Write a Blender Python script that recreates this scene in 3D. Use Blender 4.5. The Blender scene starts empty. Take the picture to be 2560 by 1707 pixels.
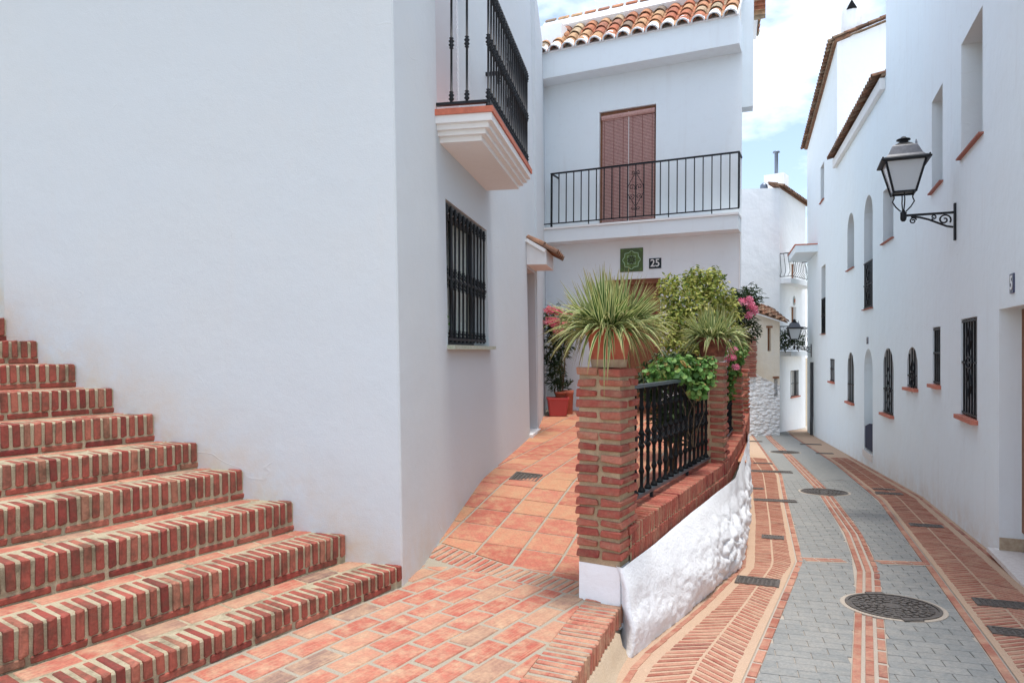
import bpy, bmesh, math, random
from mathutils import Vector, Matrix, noise
from mathutils.geometry import tessellate_polygon
random.seed(7)
R = math.radians
scene = bpy.context.scene
COL = scene.collection

# ------------------------------------------------------------------ camera
cam_d = bpy.data.cameras.new('camera')
cam = bpy.data.objects.new('camera', cam_d)
COL.objects.link(cam)
cam.location = (0, 0, 0)
cam.rotation_euler = (R(90), 0, 0)
cam_d.lens = 24; cam_d.sensor_width = 36
cam_d.shift_y = 0.00927
cam_d.clip_start = 0.05; cam_d.clip_end = 3000
scene.camera = cam

# ------------------------------------------------------------------ sky and sun
SUN = Vector((0.09, -0.09, 0.99)).normalized()
world = bpy.data.worlds.new('World'); scene.world = world; world.use_nodes = True
wt = world.node_tree; wt.nodes.clear()
def wn(t, **k):
    n = wt.nodes.new(t)
    for a, b in k.items(): setattr(n, a, b)
    return n
w_out = wn('ShaderNodeOutputWorld'); w_bg = wn('ShaderNodeBackground')
w_sky = wn('ShaderNodeTexSky', sky_type='NISHITA', sun_disc=False)
w_sky.sun_elevation = math.asin(SUN.z); w_sky.sun_rotation = math.atan2(SUN.x, SUN.y)
w_sky.air_density = 1.0; w_sky.dust_density = 1.6; w_sky.ozone_density = 1.0
w_tc = wn('ShaderNodeTexCoord'); w_map = wn('ShaderNodeMapping')
w_map.inputs['Scale'].default_value = (1.0, 1.0, 2.2)
w_map.inputs['Location'].default_value = (0.35, 0.1, 0.25)
w_n = wn('ShaderNodeTexNoise'); w_n.inputs['Scale'].default_value = 3.2
w_n.inputs['Detail'].default_value = 9; w_n.inputs['Roughness'].default_value = 0.58
w_r = wn('ShaderNodeValToRGB')
w_r.color_ramp.elements[0].position = 0.43; w_r.color_ramp.elements[0].color = (0.06, 0.06, 0.06, 1)
w_r.color_ramp.elements[1].position = 0.68; w_r.color_ramp.elements[1].color = (0.93, 0.93, 0.93, 1)
w_mix = wn('ShaderNodeMix', data_type='RGBA')
w_mix.inputs[7].default_value = (8.3, 8.8, 9.4, 1)
L = wt.links.new
L(w_tc.outputs['Generated'], w_map.inputs['Vector']); L(w_map.outputs['Vector'], w_n.inputs['Vector'])
L(w_n.outputs['Fac'], w_r.inputs['Fac']); L(w_r.outputs['Color'], w_mix.inputs[0])
L(w_sky.outputs['Color'], w_mix.inputs[6]); L(w_mix.outputs[2], w_bg.inputs['Color'])
w_bg.inputs['Strength'].default_value = 0.15
L(w_bg.outputs['Background'], w_out.inputs['Surface'])

sun_d = bpy.data.lights.new('sun', 'SUN'); sun_d.energy = 2.0; sun_d.angle = R(10.0); sun_d.color = (1.0, 0.96, 0.91)
sun = bpy.data.objects.new('sun', sun_d); COL.objects.link(sun)
sun.rotation_euler = SUN.to_track_quat('Z', 'Y').to_euler(); sun.location = (0, 0, 20)
vs = scene.view_settings
vs.view_transform = 'Standard'; vs.look = 'None'; vs.gamma = 1; vs.use_curve_mapping = False
vs.exposure = 0.80
scene.cycles.max_bounces = 8; scene.cycles.diffuse_bounces = 5
scene.cycles.use_denoising = True

# ------------------------------------------------------------------ materials
MATS = {}
def nodes_of(name):
    m = bpy.data.materials.new(name); m.use_nodes = True
    nt = m.node_tree
    return m, nt, nt.nodes['Principled BSDF']
def N(nt, t, **k):
    n = nt.nodes.new(t)
    for a, b in k.items(): setattr(n, a, b)
    return n
def noise_n(nt, scale, detail=4, rough=0.55, coord='Object', stretch=None):
    tc = N(nt, 'ShaderNodeTexCoord'); n = N(nt, 'ShaderNodeTexNoise')
    if coord == 'World':
        g = N(nt, 'ShaderNodeNewGeometry'); src = g.outputs['Position']
    else: src = tc.outputs[coord]
    if stretch:
        mp = N(nt, 'ShaderNodeMapping'); mp.inputs['Scale'].default_value = stretch
        nt.links.new(src, mp.inputs['Vector']); src = mp.outputs['Vector']
    nt.links.new(src, n.inputs['Vector'])
    n.inputs['Scale'].default_value = scale; n.inputs['Detail'].default_value = detail
    n.inputs['Roughness'].default_value = rough
    return n.outputs['Fac']
def ramp(nt, fac, stops):
    r = N(nt, 'ShaderNodeValToRGB'); cr = r.color_ramp
    while len(cr.elements) < len(stops): cr.elements.new(0.5)
    for e, (p, c) in zip(cr.elements, stops):
        e.position = p; e.color = (*c, 1) if len(c) == 3 else c
    nt.links.new(fac, r.inputs['Fac'])
    return r.outputs['Color']
def mixc(nt, fac, a, b, mode='MIX'):
    m = N(nt, 'ShaderNodeMix', data_type='RGBA', blend_type=mode)
    if isinstance(fac, (int, float)): m.inputs[0].default_value = fac
    else: nt.links.new(fac, m.inputs[0])
    for i, v in ((6, a), (7, b)):
        if isinstance(v, tuple): m.inputs[i].default_value = (*v, 1)
        else: nt.links.new(v, m.inputs[i])
    return m.outputs[2]
def mathn(nt, op, a, b=0.0, clamp=False):
    m = N(nt, 'ShaderNodeMath', operation=op, use_clamp=clamp)
    for i, v in ((0, a), (1, b)):
        if isinstance(v, (int, float)): m.inputs[i].default_value = v
        else: nt.links.new(v, m.inputs[i])
    return m.outputs[0]
def bump(nt, bsdf, h, strength=0.3, dist=0.01, prev=None):
    b = N(nt, 'ShaderNodeBump'); b.inputs['Strength'].default_value = strength; b.inputs['Distance'].default_value = dist
    nt.links.new(h, b.inputs['Height'])
    if prev is not None: nt.links.new(prev, b.inputs['Normal'])
    nt.links.new(b.outputs['Normal'], bsdf.inputs['Normal'])
    return b.outputs['Normal']
def rnd_val(nt):
    oi = N(nt, 'ShaderNodeObjectInfo'); at = N(nt, 'ShaderNodeAttribute', attribute_name='rnd')
    return mathn(nt, 'FRACT', mathn(nt, 'ADD', oi.outputs['Random'], at.outputs['Fac']))

def mat_brick(name, stops, blotch=(0.30, 0.22, 0.14), blot=0.5, rough=0.9, bs=0.35, streak=None, drag=None):
    m, nt, b = nodes_of(name)
    rv = rnd_val(nt)
    c = ramp(nt, rv, stops)
    n1 = noise_n(nt, 9, 5, 0.65, 'World')
    c = mixc(nt, ramp(nt, n1, [(0.42, (0, 0, 0)), (0.72, (blot, blot, blot))]), c, blotch)
    n2 = noise_n(nt, 60, 4, 0.6, 'World', streak)
    c = mixc(nt, 0.45, c, ramp(nt, n2, [(0.3, (0.62, 0.62, 0.62)), (0.7, (1.35, 1.3, 1.25))]), 'MULTIPLY')
    if drag is not None:                       # wire-cut drag marks along the brick
        g_ = N(nt, 'ShaderNodeNewGeometry'); m1 = N(nt, 'ShaderNodeMapping'); m1.inputs['Rotation'].default_value = (0, 0, -drag)
        m2 = N(nt, 'ShaderNodeMapping'); m2.inputs['Scale'].default_value = (3.0, 60.0, 3.0)
        nz = N(nt, 'ShaderNodeTexNoise'); nz.inputs['Scale'].default_value = 1.0; nz.inputs['Detail'].default_value = 4
        nt.links.new(g_.outputs['Position'], m1.inputs['Vector']); nt.links.new(m1.outputs['Vector'], m2.inputs['Vector']); nt.links.new(m2.outputs['Vector'], nz.inputs['Vector'])
        c = mixc(nt, ramp(nt, nz.outputs['Fac'], [(0.50, (0, 0, 0)), (0.74, (0.45, 0.45, 0.45))]), c, (0.52, 0.33, 0.20))
        c = mixc(nt, ramp(nt, nz.outputs['Fac'], [(0.28, (0.4, 0.4, 0.4)), (0.42, (0, 0, 0))]), c, (0.28, 0.12, 0.085))
    nt.links.new(c, b.inputs['Base Color']); b.inputs['Roughness'].default_value = rough
    b.inputs['Specular IOR Level'].default_value = 0.25
    n3 = noise_n(nt, 130, 5, 0.7, 'World')
    nb = bump(nt, b, n3, bs, 0.006)
    bump(nt, b, noise_n(nt, 22, 3, 0.6, 'World'), bs, 0.012, nb)
    MATS[name] = m; return m
BR = [(0.0, (0.215, 0.045, 0.038)), (0.15, (0.32, 0.080, 0.060)), (0.4, (0.37, 0.108, 0.076)), (0.6, (0.30, 0.066, 0.050)), (0.8, (0.42, 0.155, 0.105)), (0.92, (0.34, 0.085, 0.062)), (0.97, (0.40, 0.20, 0.13)), (1.0, (0.20, 0.018, 0.026))]
mat_brick('brick', BR, (0.36, 0.25, 0.16), 0.5, bs=0.6)
mat_brick('brick_step', BR, (0.10, 0.060, 0.040), 0.85, bs=0.55)
mat_brick('brick_paving', [(0.0, (0.37, 0.100, 0.070)), (0.3, (0.43, 0.150, 0.105)), (0.5, (0.40, 0.115, 0.080)), (0.72, (0.45, 0.195, 0.132)), (0.86, (0.40, 0.225, 0.15)), (0.94, (0.25, 0.16, 0.125)), (1.0, (0.17, 0.10, 0.085))], (0.47, 0.315, 0.205), 0.95, 0.85, 0.3, None, R(55.4))
mat_brick('tile_terracotta', [(0.0, (0.37, 0.105, 0.070)), (0.35, (0.42, 0.138, 0.092)), (0.7, (0.45, 0.17, 0.112)), (1.0, (0.47, 0.235, 0.13))], (0.47, 0.29, 0.165), 0.9, 0.6, 0.12)
mat_brick('brick_pavement', [(0.0, (0.30, 0.105, 0.072)), (0.5, (0.37, 0.15, 0.105)), (0.85, (0.43, 0.215, 0.15)), (1.0, (0.24, 0.085, 0.065))], (0.48, 0.33, 0.225), 0.65, 0.9, 0.25)
mat_brick('paver_grey', [(0.0, (0.215, 0.222, 0.215)), (0.5, (0.232, 0.238, 0.23)), (1.0, (0.255, 0.257, 0.245))], (0.31, 0.295, 0.265), 0.65, 0.85, 0.25)
mat_brick('roof_tile', [(0.0, (0.42, 0.135, 0.075)), (0.25, (0.50, 0.205, 0.11)), (0.45, (0.56, 0.36, 0.20)), (0.6, (0.46, 0.15, 0.085)), (0.78, (0.24, 0.19, 0.145)), (0.9, (0.58, 0.45, 0.29)), (1.0, (0.30, 0.12, 0.08))], (0.10, 0.075, 0.055), 0.7, 0.9, 0.35)
mat_brick('roof_old', [(0.0, (0.22, 0.10, 0.06)), (0.3, (0.32, 0.17, 0.105)), (0.5, (0.17, 0.09, 0.06)), (0.75, (0.36, 0.26, 0.18)), (1.0, (0.12, 0.065, 0.045))], (0.07, 0.05, 0.04), 0.8, 0.95, 0.4)
mat_brick('stone', [(0.0, (0.50, 0.41, 0.29)), (0.4, (0.58, 0.47, 0.32)), (0.7, (0.46, 0.31, 0.19)), (1.0, (0.36, 0.24, 0.15))], (0.62, 0.56, 0.46), 0.6, 0.95, 0.5)

def mat_mortar(name, col, col2, bs=0.5, grime=0.0):
    m, nt, b = nodes_of(name)
    c = mixc(nt, noise_n(nt, 7, 6, 0.65, 'World'), col, col2)
    if grime: c = mixc(nt, ramp(nt, noise_n(nt, 4.5, 7, 0.72, 'World'), [(0.48, (0, 0, 0)), (0.68, (grime,)*3)]), c, (0.13, 0.10, 0.065))
    c = mixc(nt, 0.5, c, ramp(nt, noise_n(nt, 120, 4, 0.7, 'World'), [(0.3, (0.6, 0.6, 0.6)), (0.7, (1.3, 1.3, 1.3))]), 'MULTIPLY')
    nt.links.new(c, b.inputs['Base Color']); b.inputs['Roughness'].default_value = 0.95
    b.inputs['Specular IOR Level'].default_value = 0.15
    bump(nt, b, noise_n(nt, 150, 5, 0.7, 'World'), bs, 0.006)
    MATS[name] = m
mat_mortar('mortar', (0.36, 0.30, 0.19), (0.52, 0.46, 0.33), 0.9, 0.75)
mat_mortar('mortar_pillar', (0.37, 0.255, 0.15), (0.52, 0.40, 0.26), 1.0, 0.45)
mat_mortar('mortar_paving', (0.37, 0.305, 0.21), (0.33, 0.31, 0.27))
mat_mortar('mortar_pavement', (0.46, 0.31, 0.21), (0.51, 0.37, 0.27))
mat_mortar('mortar_street', (0.47, 0.39, 0.31), (0.42, 0.375, 0.32))
mat_mortar('fillet', (0.50, 0.41, 0.31), (0.44, 0.33, 0.22))
mat_mortar('earth', (0.33, 0.27, 0.19), (0.28, 0.24, 0.17))
mat_mortar('soil', (0.06, 0.045, 0.03), (0.09, 0.065, 0.045))

def mat_plaster(name, col=(0.785, 0.81, 0.83), warm=(0.78, 0.77, 0.755), lump=0.09, fine=0.28, stain_z=None, mott=1.0):
    m, nt, b = nodes_of(name)
    n1 = noise_n(nt, 0.7, 5, 0.6, 'World')
    c = mixc(nt, ramp(nt, n1, [(0.42, (0, 0, 0)), (0.68, (0.3*mott,)*3)]), col, warm)
    n2 = noise_n(nt, 5.5, 7, 0.7, 'World')
    c = mixc(nt, ramp(nt, n2, [(0.55, (0, 0, 0)), (0.8, (0.22*mott,)*3)]), c, (0.66, 0.655, 0.65))
    if stain_z is not None:
        g = N(nt, 'ShaderNodeNewGeometry'); sx = N(nt, 'ShaderNodeSeparateXYZ'); nt.links.new(g.outputs['Position'], sx.inputs[0])
        z0, z1, ky, kx = stain_z
        hz = mathn(nt, 'ADD', sx.outputs['Z'], mathn(nt, 'ADD', mathn(nt, 'MULTIPLY', sx.outputs['Y'], ky), mathn(nt, 'MULTIPLY', mathn(nt, 'ADD', sx.outputs['X'], 0.767), kx)))
        h = mathn(nt, 'SUBTRACT', 1.0, mathn(nt, 'DIVIDE', mathn(nt, 'SUBTRACT', hz, z0), z1 - z0), True)
        f = mathn(nt, 'MULTIPLY', mathn(nt, 'POWER', h, 2.2), ramp(nt, noise_n(nt, 3.0, 6, 0.7, 'World'), [(0.35, (0, 0, 0)), (0.7, (0.75, 0.75, 0.75))]))
        c = mixc(nt, f, c, (0.60, 0.46, 0.31))
    dr = noise_n(nt, 3.2, 5, 0.6, 'World', (2.6, 2.6, 0.22))
    c = mixc(nt, ramp(nt, dr, [(0.55, (0, 0, 0)), (0.78, (0.20*mott,)*3)]), c, (0.62, 0.61, 0.59))
    ck = ramp(nt, noise_n(nt, 0.9, 3, 0.5, 'World', (0.7, 0.7, 1.7)), [(0.4965, (0, 0, 0)), (0.5, (1, 1, 1)), (0.5035, (0, 0, 0))])
    msk = ramp(nt, noise_n(nt, 0.9, 2, 0.5, 'World', (1, 1, 1.7)), [(0.54, (0, 0, 0)), (0.64, (1, 1, 1))])
    ck = mixc(nt, 1.0, ck, msk, 'MULTIPLY')
    c = mixc(nt, mathn(nt, 'MULTIPLY', ck, 0.12), c, (0.50, 0.48, 0.45))
    nt.links.new(c, b.inputs['Base Color']); b.inputs['Roughness'].default_value = 0.92
    b.inputs['Specular IOR Level'].default_value = 0.2
    nb = bump(nt, b, ck, 0.25, 0.010)
    nb = bump(nt, b, noise_n(nt, 1.9, 4, 0.55, 'World'), lump, 0.10, nb)
    nb = bump(nt, b, noise_n(nt, 16, 5, 0.6, 'World'), fine * 0.3, 0.012, nb)
    if name == 'plaster_rough': nb = bump(nt, b, noise_n(nt, 42, 5, 0.7, 'World'), 0.6, 0.018, nb)
    bump(nt, b, noise_n(nt, 95, 4, 0.65, 'World'), fine, 0.005, nb)
    MATS[name] = m
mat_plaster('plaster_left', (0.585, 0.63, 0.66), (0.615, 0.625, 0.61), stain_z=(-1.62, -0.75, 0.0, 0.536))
mat_plaster('plaster_house25', (0.82, 0.875, 0.895), (0.82, 0.85, 0.845), lump=0.08)
mat_plaster('plaster_right', (0.80, 0.87, 0.90), (0.81, 0.85, 0.85), stain_z=(-1.72, -0.95, 0.065, 0.0), lump=0.2)
mat_plaster('plaster_bright', (0.86, 0.88, 0.89), (0.85, 0.85, 0.84), lump=0.35, fine=0.5)
mat_plaster('plaster_rough', (0.83, 0.85, 0.87), (0.80, 0.79, 0.77), lump=0.3, fine=0.9)
mat_plaster('plaster_trim', (0.82, 0.815, 0.80), lump=0.1, fine=0.25)
mat_plaster('plaster_old', (0.74, 0.67, 0.56), (0.60, 0.46, 0.30), lump=0.4, fine=0.8, mott=1.8)

def mat_rubble():
    m, nt, b = nodes_of('rubble')
    g = N(nt, 'ShaderNodeNewGeometry')
    v = N(nt, 'ShaderNodeTexVoronoi'); v.inputs['Scale'].default_value = 5.5
    mp = N(nt, 'ShaderNodeMapping'); mp.inputs['Scale'].default_value = (1, 1, 1.7)
    nt.links.new(g.outputs['Position'], mp.inputs['Vector'])
    nz = N(nt, 'ShaderNodeTexNoise'); nz.inputs['Scale'].default_value = 6
    nt.links.new(mp.outputs['Vector'], nz.inputs['Vector'])
    ad = N(nt, 'ShaderNodeVectorMath', operation='ADD'); sc = N(nt, 'ShaderNodeVectorMath', operation='SCALE'); sc.inputs['Scale'].default_value = 0.16
    nt.links.new(nz.outputs['Color'], sc.inputs[0]); nt.links.new(mp.outputs['Vector'], ad.inputs[0]); nt.links.new(sc.outputs[0], ad.inputs[1])
    nt.links.new(ad.outputs[0], v.inputs['Vector'])
    c = ramp(nt, v.outputs['Distance'], [(0.05, (0.72, 0.66, 0.56)), (0.45, (0.58, 0.47, 0.33)), (0.72, (0.24, 0.17, 0.11))])
    c = mixc(nt, ramp(nt, noise_n(nt, 1.3, 4, 0.6, 'World'), [(0.4, (0, 0, 0)), (0.65, (0.8, 0.8, 0.8))]), c, (0.78, 0.74, 0.67))
    sx = N(nt, 'ShaderNodeSeparateXYZ'); nt.links.new(g.outputs['Position'], sx.inputs[0])
    h = mathn(nt, 'SUBTRACT', mathn(nt, 'ADD', mathn(nt, 'MULTIPLY', noise_n(nt, 2.0, 5, 0.7, 'World'), 1.1), -1.15), mathn(nt, 'MULTIPLY', sx.outputs['Z'], 1.0))
    c = mixc(nt, mathn(nt, 'MULTIPLY', h, 1.6, True), c, (0.83, 0.83, 0.83))
    nt.links.new(c, b.inputs['Base Color']); b.inputs['Roughness'].default_value = 0.95
    hh = mathn(nt, 'SUBTRACT', 1.0, v.outputs['Distance'])
    bump(nt, b, hh, 0.9, 0.12)
    MATS['rubble'] = m
mat_rubble()

def mat_simple(name, col, rough=0.5, metal=0.0, spec=0.5, nscale=None, amt=0.2, bs=0.0, col2=None):
    m, nt, b = nodes_of(name)
    if nscale:
        c = mixc(nt, ramp(nt, noise_n(nt, nscale, 5, 0.6, 'World'), [(0.3, (0, 0, 0)), (0.7, (1, 1, 1))]), col, col2 or tuple(min(1, v*(1+amt*2)) for v in col))
        nt.links.new(c, b.inputs['Base Color'])
        if bs: bump(nt, b, noise_n(nt, nscale*4, 4, 0.6, 'World'), bs, 0.004)
    else: b.inputs['Base Color'].default_value = (*col, 1)
    b.inputs['Roughness'].default_value = rough; b.inputs['Metallic'].default_value = metal
    b.inputs['Specular IOR Level'].default_value = spec
    MATS[name] = m
mat_simple('iron', (0.007, 0.008, 0.010), 0.5, 0, 0.3, 30, 0.5, 0.15)
mat_simple('iron_black', (0.004, 0.0045, 0.005), 0.55, 0, 0.14, 30, 0.4, 0.15)
mat_simple('iron_rail', (0.030, 0.040, 0.046), 0.35, 0, 0.5, 30, 0.4, 0.1)
mat_simple('lamp_roof', (0.07, 0.075, 0.09), 0.45, 0, 0.5, 20, 0.4)
mat_simple('cast_iron', (0.055, 0.048, 0.042), 0.55, 0.2, 0.5, 45, 0.8, 0.4, (0.15, 0.125, 0.105))
mat_simple('dark_glass', (0.008, 0.010, 0.013), 0.08, 0, 0.5)
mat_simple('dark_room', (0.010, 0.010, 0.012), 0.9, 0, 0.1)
mat_simple('lamp_glass', (0.55, 0.58, 0.60), 0.12, 0, 0.5)
mat_simple('glass_pane', (0.10, 0.11, 0.10), 0.06, 0, 0.6)
mat_simple('curtain', (0.78, 0.76, 0.70), 0.9, 0, 0.1, 40, 0.2)
mat_simple('shutter_white', (0.74, 0.75, 0.77), 0.6)
mat_simple('wood', (0.27, 0.115, 0.055), 0.6, 0, 0.4, 25, 0.35, 0.2, (0.19, 0.075, 0.035))
mat_simple('wood_door', (0.20, 0.085, 0.04), 0.5, 0, 0.4, 18, 0.35, 0.2)
mat_simple('blind', (0.50, 0.27, 0.24), 0.75, 0, 0.2, 30, 0.3, 0.0, (0.62, 0.39, 0.34))
mat_simple('cord', (0.30, 0.12, 0.10), 0.9)
mat_simple('gate_blue', (0.010, 0.018, 0.055), 0.6, 0, 0.15)
mat_simple('sill_thin', (0.30, 0.115, 0.085), 0.75, 0, 0.3, 30, 0.2, 0.1)
mat_simple('sill_red', (0.44, 0.15, 0.10), 0.75, 0, 0.3, 30, 0.2, 0.1)
mat_simple('balcony_tile', (0.42, 0.12, 0.07), 0.6, 0, 0.4, 20, 0.2, 0.1)
mat_simple('sill_green', (0.34, 0.40, 0.26), 0.8, 0, 0.3, 40, 0.3, 0.2, (0.58, 0.58, 0.52))
mat_simple('terracotta', (0.38, 0.085, 0.05), 0.8, 0, 0.3, 14, 0.25, 0.15, (0.46, 0.15, 0.085))
mat_simple('terracotta_dark', (0.085, 0.030, 0.020), 0.85, 0, 0.3, 28, 0.4, 0.2, (0.27, 0.10, 0.06))
mat_simple('pot_band', (0.42, 0.31, 0.21), 0.9, 0, 0.2, 30, 0.3, 0.2, (0.33, 0.22, 0.14))
mat_simple('planter_red', (0.46, 0.060, 0.055), 0.45)
mat_simple('bark', (0.10, 0.075, 0.05), 0.95, 0, 0.1, 40, 0.4, 0.3)
mat_simple('plaque_dark', (0.012, 0.022, 0.028), 0.25)
mat_simple('plaque_blue', (0.012, 0.016, 0.075), 0.25)
mat_simple('plaque_white', (0.78, 0.78, 0.76), 0.3)
mat_simple('tile_olive', (0.090, 0.085, 0.022), 0.25, 0, 0.5, 55, 0.5, 0.0, (0.05, 0.15, 0.045))
mat_simple('tile_green', (0.075, 0.13, 0.03), 0.25, 0, 0.5, 60, 0.4)
mat_simple('tile_mint', (0.38, 0.58, 0.34), 0.25)
mat_simple('tile_dark', (0.035, 0.045, 0.012), 0.25)
mat_simple('marble', (0.62, 0.58, 0.54), 0.35, 0, 0.5, 30, 0.3, 0.0, (0.78, 0.75, 0.72))
mat_simple('marble_dark', (0.34, 0.24, 0.16), 0.4, 0, 0.5, 22, 0.4, 0.0, (0.50, 0.42, 0.30))
mat_simple('pipe_metal', (0.16, 0.19, 0.24), 0.4, 0.6)
mat_simple('pipe_dark', (0.03, 0.033, 0.04), 0.5)

def mat_clear():
    m, nt, b = nodes_of('clear_glass')
    t = N(nt, 'ShaderNodeBsdfTransparent'); t.inputs[0].default_value = (0.86, 0.89, 0.87, 1)
    b.inputs['Base Color'].default_value = (0.02, 0.025, 0.025, 1); b.inputs['Roughness'].default_value = 0.05
    mx = N(nt, 'ShaderNodeMixShader'); mx.inputs[0].default_value = 0.14
    nt.links.new(t.outputs[0], mx.inputs[1]); nt.links.new(b.outputs[0], mx.inputs[2]); nt.links.new(mx.outputs[0], nt.nodes['Material Output'].inputs['Surface'])
    MATS['clear_glass'] = m
mat_clear()
def mat_leaf(name, stops, edge=None, rough=0.55, trans=0.25):
    m, nt, b = nodes_of(name)
    c = ramp(nt, rnd_val(nt), stops)
    if edge:
        at = N(nt, 'ShaderNodeAttribute', attribute_name='edge')
        c = mixc(nt, ramp(nt, at.outputs['Fac'], [(0.40, (0, 0, 0)), (0.72, (1, 1, 1))]), c, edge)
        tp = N(nt, 'ShaderNodeAttribute', attribute_name='tip')
        c = mixc(nt, ramp(nt, tp.outputs['Fac'], [(0.72, (0, 0, 0)), (1.0, (0.8, 0.8, 0.8))]), c, (0.30, 0.20, 0.07))
    nt.links.new(c, b.inputs['Base Color']); b.inputs['Roughness'].default_value = rough
    b.inputs['Specular IOR Level'].default_value = 0.35
    tr = N(nt, 'ShaderNodeBsdfTranslucent'); nt.links.new(c, tr.inputs['Color'])
    mx = N(nt, 'ShaderNodeMixShader'); mx.inputs[0].default_value = trans
    out = nt.nodes['Material Output']
    nt.links.new(b.outputs[0], mx.inputs[1]); nt.links.new(tr.outputs[0], mx.inputs[2]); nt.links.new(mx.outputs[0], out.inputs['Surface'])
    MATS[name] = m
mat_leaf('leaf_spider', [(0, (0.03, 0.085, 0.018)), (0.5, (0.065, 0.14, 0.025)), (1, (0.12, 0.20, 0.04))], (0.62, 0.64, 0.30))
mat_leaf('leaf_shrub', [(0, (0.07, 0.12, 0.02)), (0.3, (0.22, 0.28, 0.05)), (0.7, (0.42, 0.44, 0.10)), (1, (0.54, 0.50, 0.16))])
mat_leaf('leaf_dark', [(0, (0.014, 0.032, 0.013)), (0.6, (0.03, 0.06, 0.02)), (1, (0.065, 0.10, 0.03))])
mat_leaf('leaf_geranium', [(0, (0.05, 0.13, 0.03)), (0.5, (0.11, 0.25, 0.05)), (0.92, (0.22, 0.34, 0.085)), (0.97, (0.30, 0.20, 0.06)), (1, (0.42, 0.22, 0.09))])
mat_leaf('flower_pink', [(0, (0.58, 0.09, 0.17)), (0.6, (0.68, 0.19, 0.30)), (1, (0.78, 0.40, 0.48))])
mat_leaf('flower_red', [(0, (0.55, 0.06, 0.10)), (0.6, (0.68, 0.13, 0.18)), (1, (0.76, 0.30, 0.34))])

# ------------------------------------------------------------------ helpers
WL = {}
def link(o): COL.objects.link(o); return o
def mk(name, verts, faces, mat=None, parent=None, origin=None, smooth=False, rnd=None, attrs=None, kind=None):
    vs_ = [Vector(v) for v in verts]
    if origin is None:
        n = len(vs_)
        origin = Vector((sum(v.x for v in vs_)/n, sum(v.y for v in vs_)/n, min(v.z for v in vs_)))
    origin = Vector(origin)
    me = bpy.data.meshes.new(name)
    me.from_pydata([v - origin for v in vs_], [], faces)
    if mat: me.materials.append(MATS[mat])
    if smooth: me.polygons.foreach_set('use_smooth', [True]*len(me.polygons))
    if rnd is not None:
        a = me.attributes.new('rnd', 'FLOAT', 'FACE'); a.data.foreach_set('value', rnd)
    if attrs:
        for k, vals in attrs.items():
            a = me.attributes.new(k, 'FLOAT', 'POINT'); a.data.foreach_set('value', vals)
    me.update()
    o = link(bpy.data.objects.new(name, me))
    base = WL.get(parent, Vector((0, 0, 0))) if parent else Vector((0, 0, 0))
    if parent: o.parent = parent
    o.location = origin - base
    WL[o] = origin
    if kind: o['kind'] = kind
    return o
def inst(name, me, M, parent=None):
    o = link(bpy.data.objects.new(name, me))
    base = WL.get(parent, Vector((0, 0, 0))) if parent else Vector((0, 0, 0))
    if parent: o.parent = parent
    M = M.copy(); t = M.translation.copy(); M.translation = t - base
    o.matrix_basis = M
    WL[o] = t
    return o
def tag(o, label, cat, group=None):
    o['label'] = label; o['category'] = cat
    if group: o['group'] = group
    return o
def thing(name, label, cat, loc, group=None):
    o = link(bpy.data.objects.new(name, None)); o.location = loc; o.empty_display_size = 0.2
    WL[o] = Vector(loc)
    return tag(o, label, cat, group)

class MB:
    def __init__(s): s.v = []; s.f = []
    def add(s, v, f):
        b = len(s.v); s.v += [tuple(p) for p in v]; s.f += [tuple(i+b for i in q) for q in f]
    def box8(s, p): s.add(p, BOXF)
    def build(s, name, mat, parent=None, **k): return mk(name, s.v, s.f, mat, parent, **k)
BOXF = [(0, 3, 2, 1), (4, 5, 6, 7), (0, 1, 5, 4), (1, 2, 6, 5), (2, 3, 7, 6), (3, 0, 4, 7)]
def axbox(c, ax, ay, az, hx, hy, hz):
    c, ax, ay, az = Vector(c), Vector(ax)*hx, Vector(ay)*hy, Vector(az)*hz
    return [c-ax-ay-az, c+ax-ay-az, c+ax+ay-az, c-ax+ay-az, c-ax-ay+az, c+ax-ay+az, c+ax+ay+az, c-ax+ay+az]
class Fr:
    """a vertical wall frame: s along it, z up, o outwards"""
    def __init__(s, O, d, n=None, lean=0.0, z0=-1.65):
        s.O = Vector(O); s.d = Vector(d).normalized(); s.lean = lean; s.z0 = z0
        s.n = Vector(n).normalized() if n else Vector((s.d.y, -s.d.x))
    def p(s, a, z, o=0.0):
        q = s.O + s.d*a + s.n*o
        return Vector((q.x + s.lean*(z - s.z0), q.y, z))
    def hit(s, x, y, o=0.0):
        a = (x-1176)/1568.0; b = (805-y)/1568.0
        O = s.O + s.n*o
        # X = O.x+d.x t+lean*(z-z0) ; Y = O.y+d.y t ; z = bY ; X = aY
        k = a - s.lean*b
        t = (k*O.y - O.x + s.lean*s.z0) / (s.d.x - k*s.d.y)
        return t, b*(O.y + s.d.y*t)
    def sD(s, D): return (D - s.O.y)/s.d.y
    def box(s, s0, s1, z0, z1, o0, o1):
        return [s.p(s0, z0, o0), s.p(s1, z0, o0), s.p(s1, z0, o1), s.p(s0, z0, o1), s.p(s0, z1, o0), s.p(s1, z1, o0), s.p(s1, z1, o1), s.p(s0, z1, o1)]
    def ax(s): return Vector((s.d.x, s.d.y, 0)), Vector((s.n.x, s.n.y, 0)), Vector((0, 0, 1))
def fbox(name, F, r, mat, parent=None, **k): return mk(name, F.box(*r), BOXF, mat, parent, **k)
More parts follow.
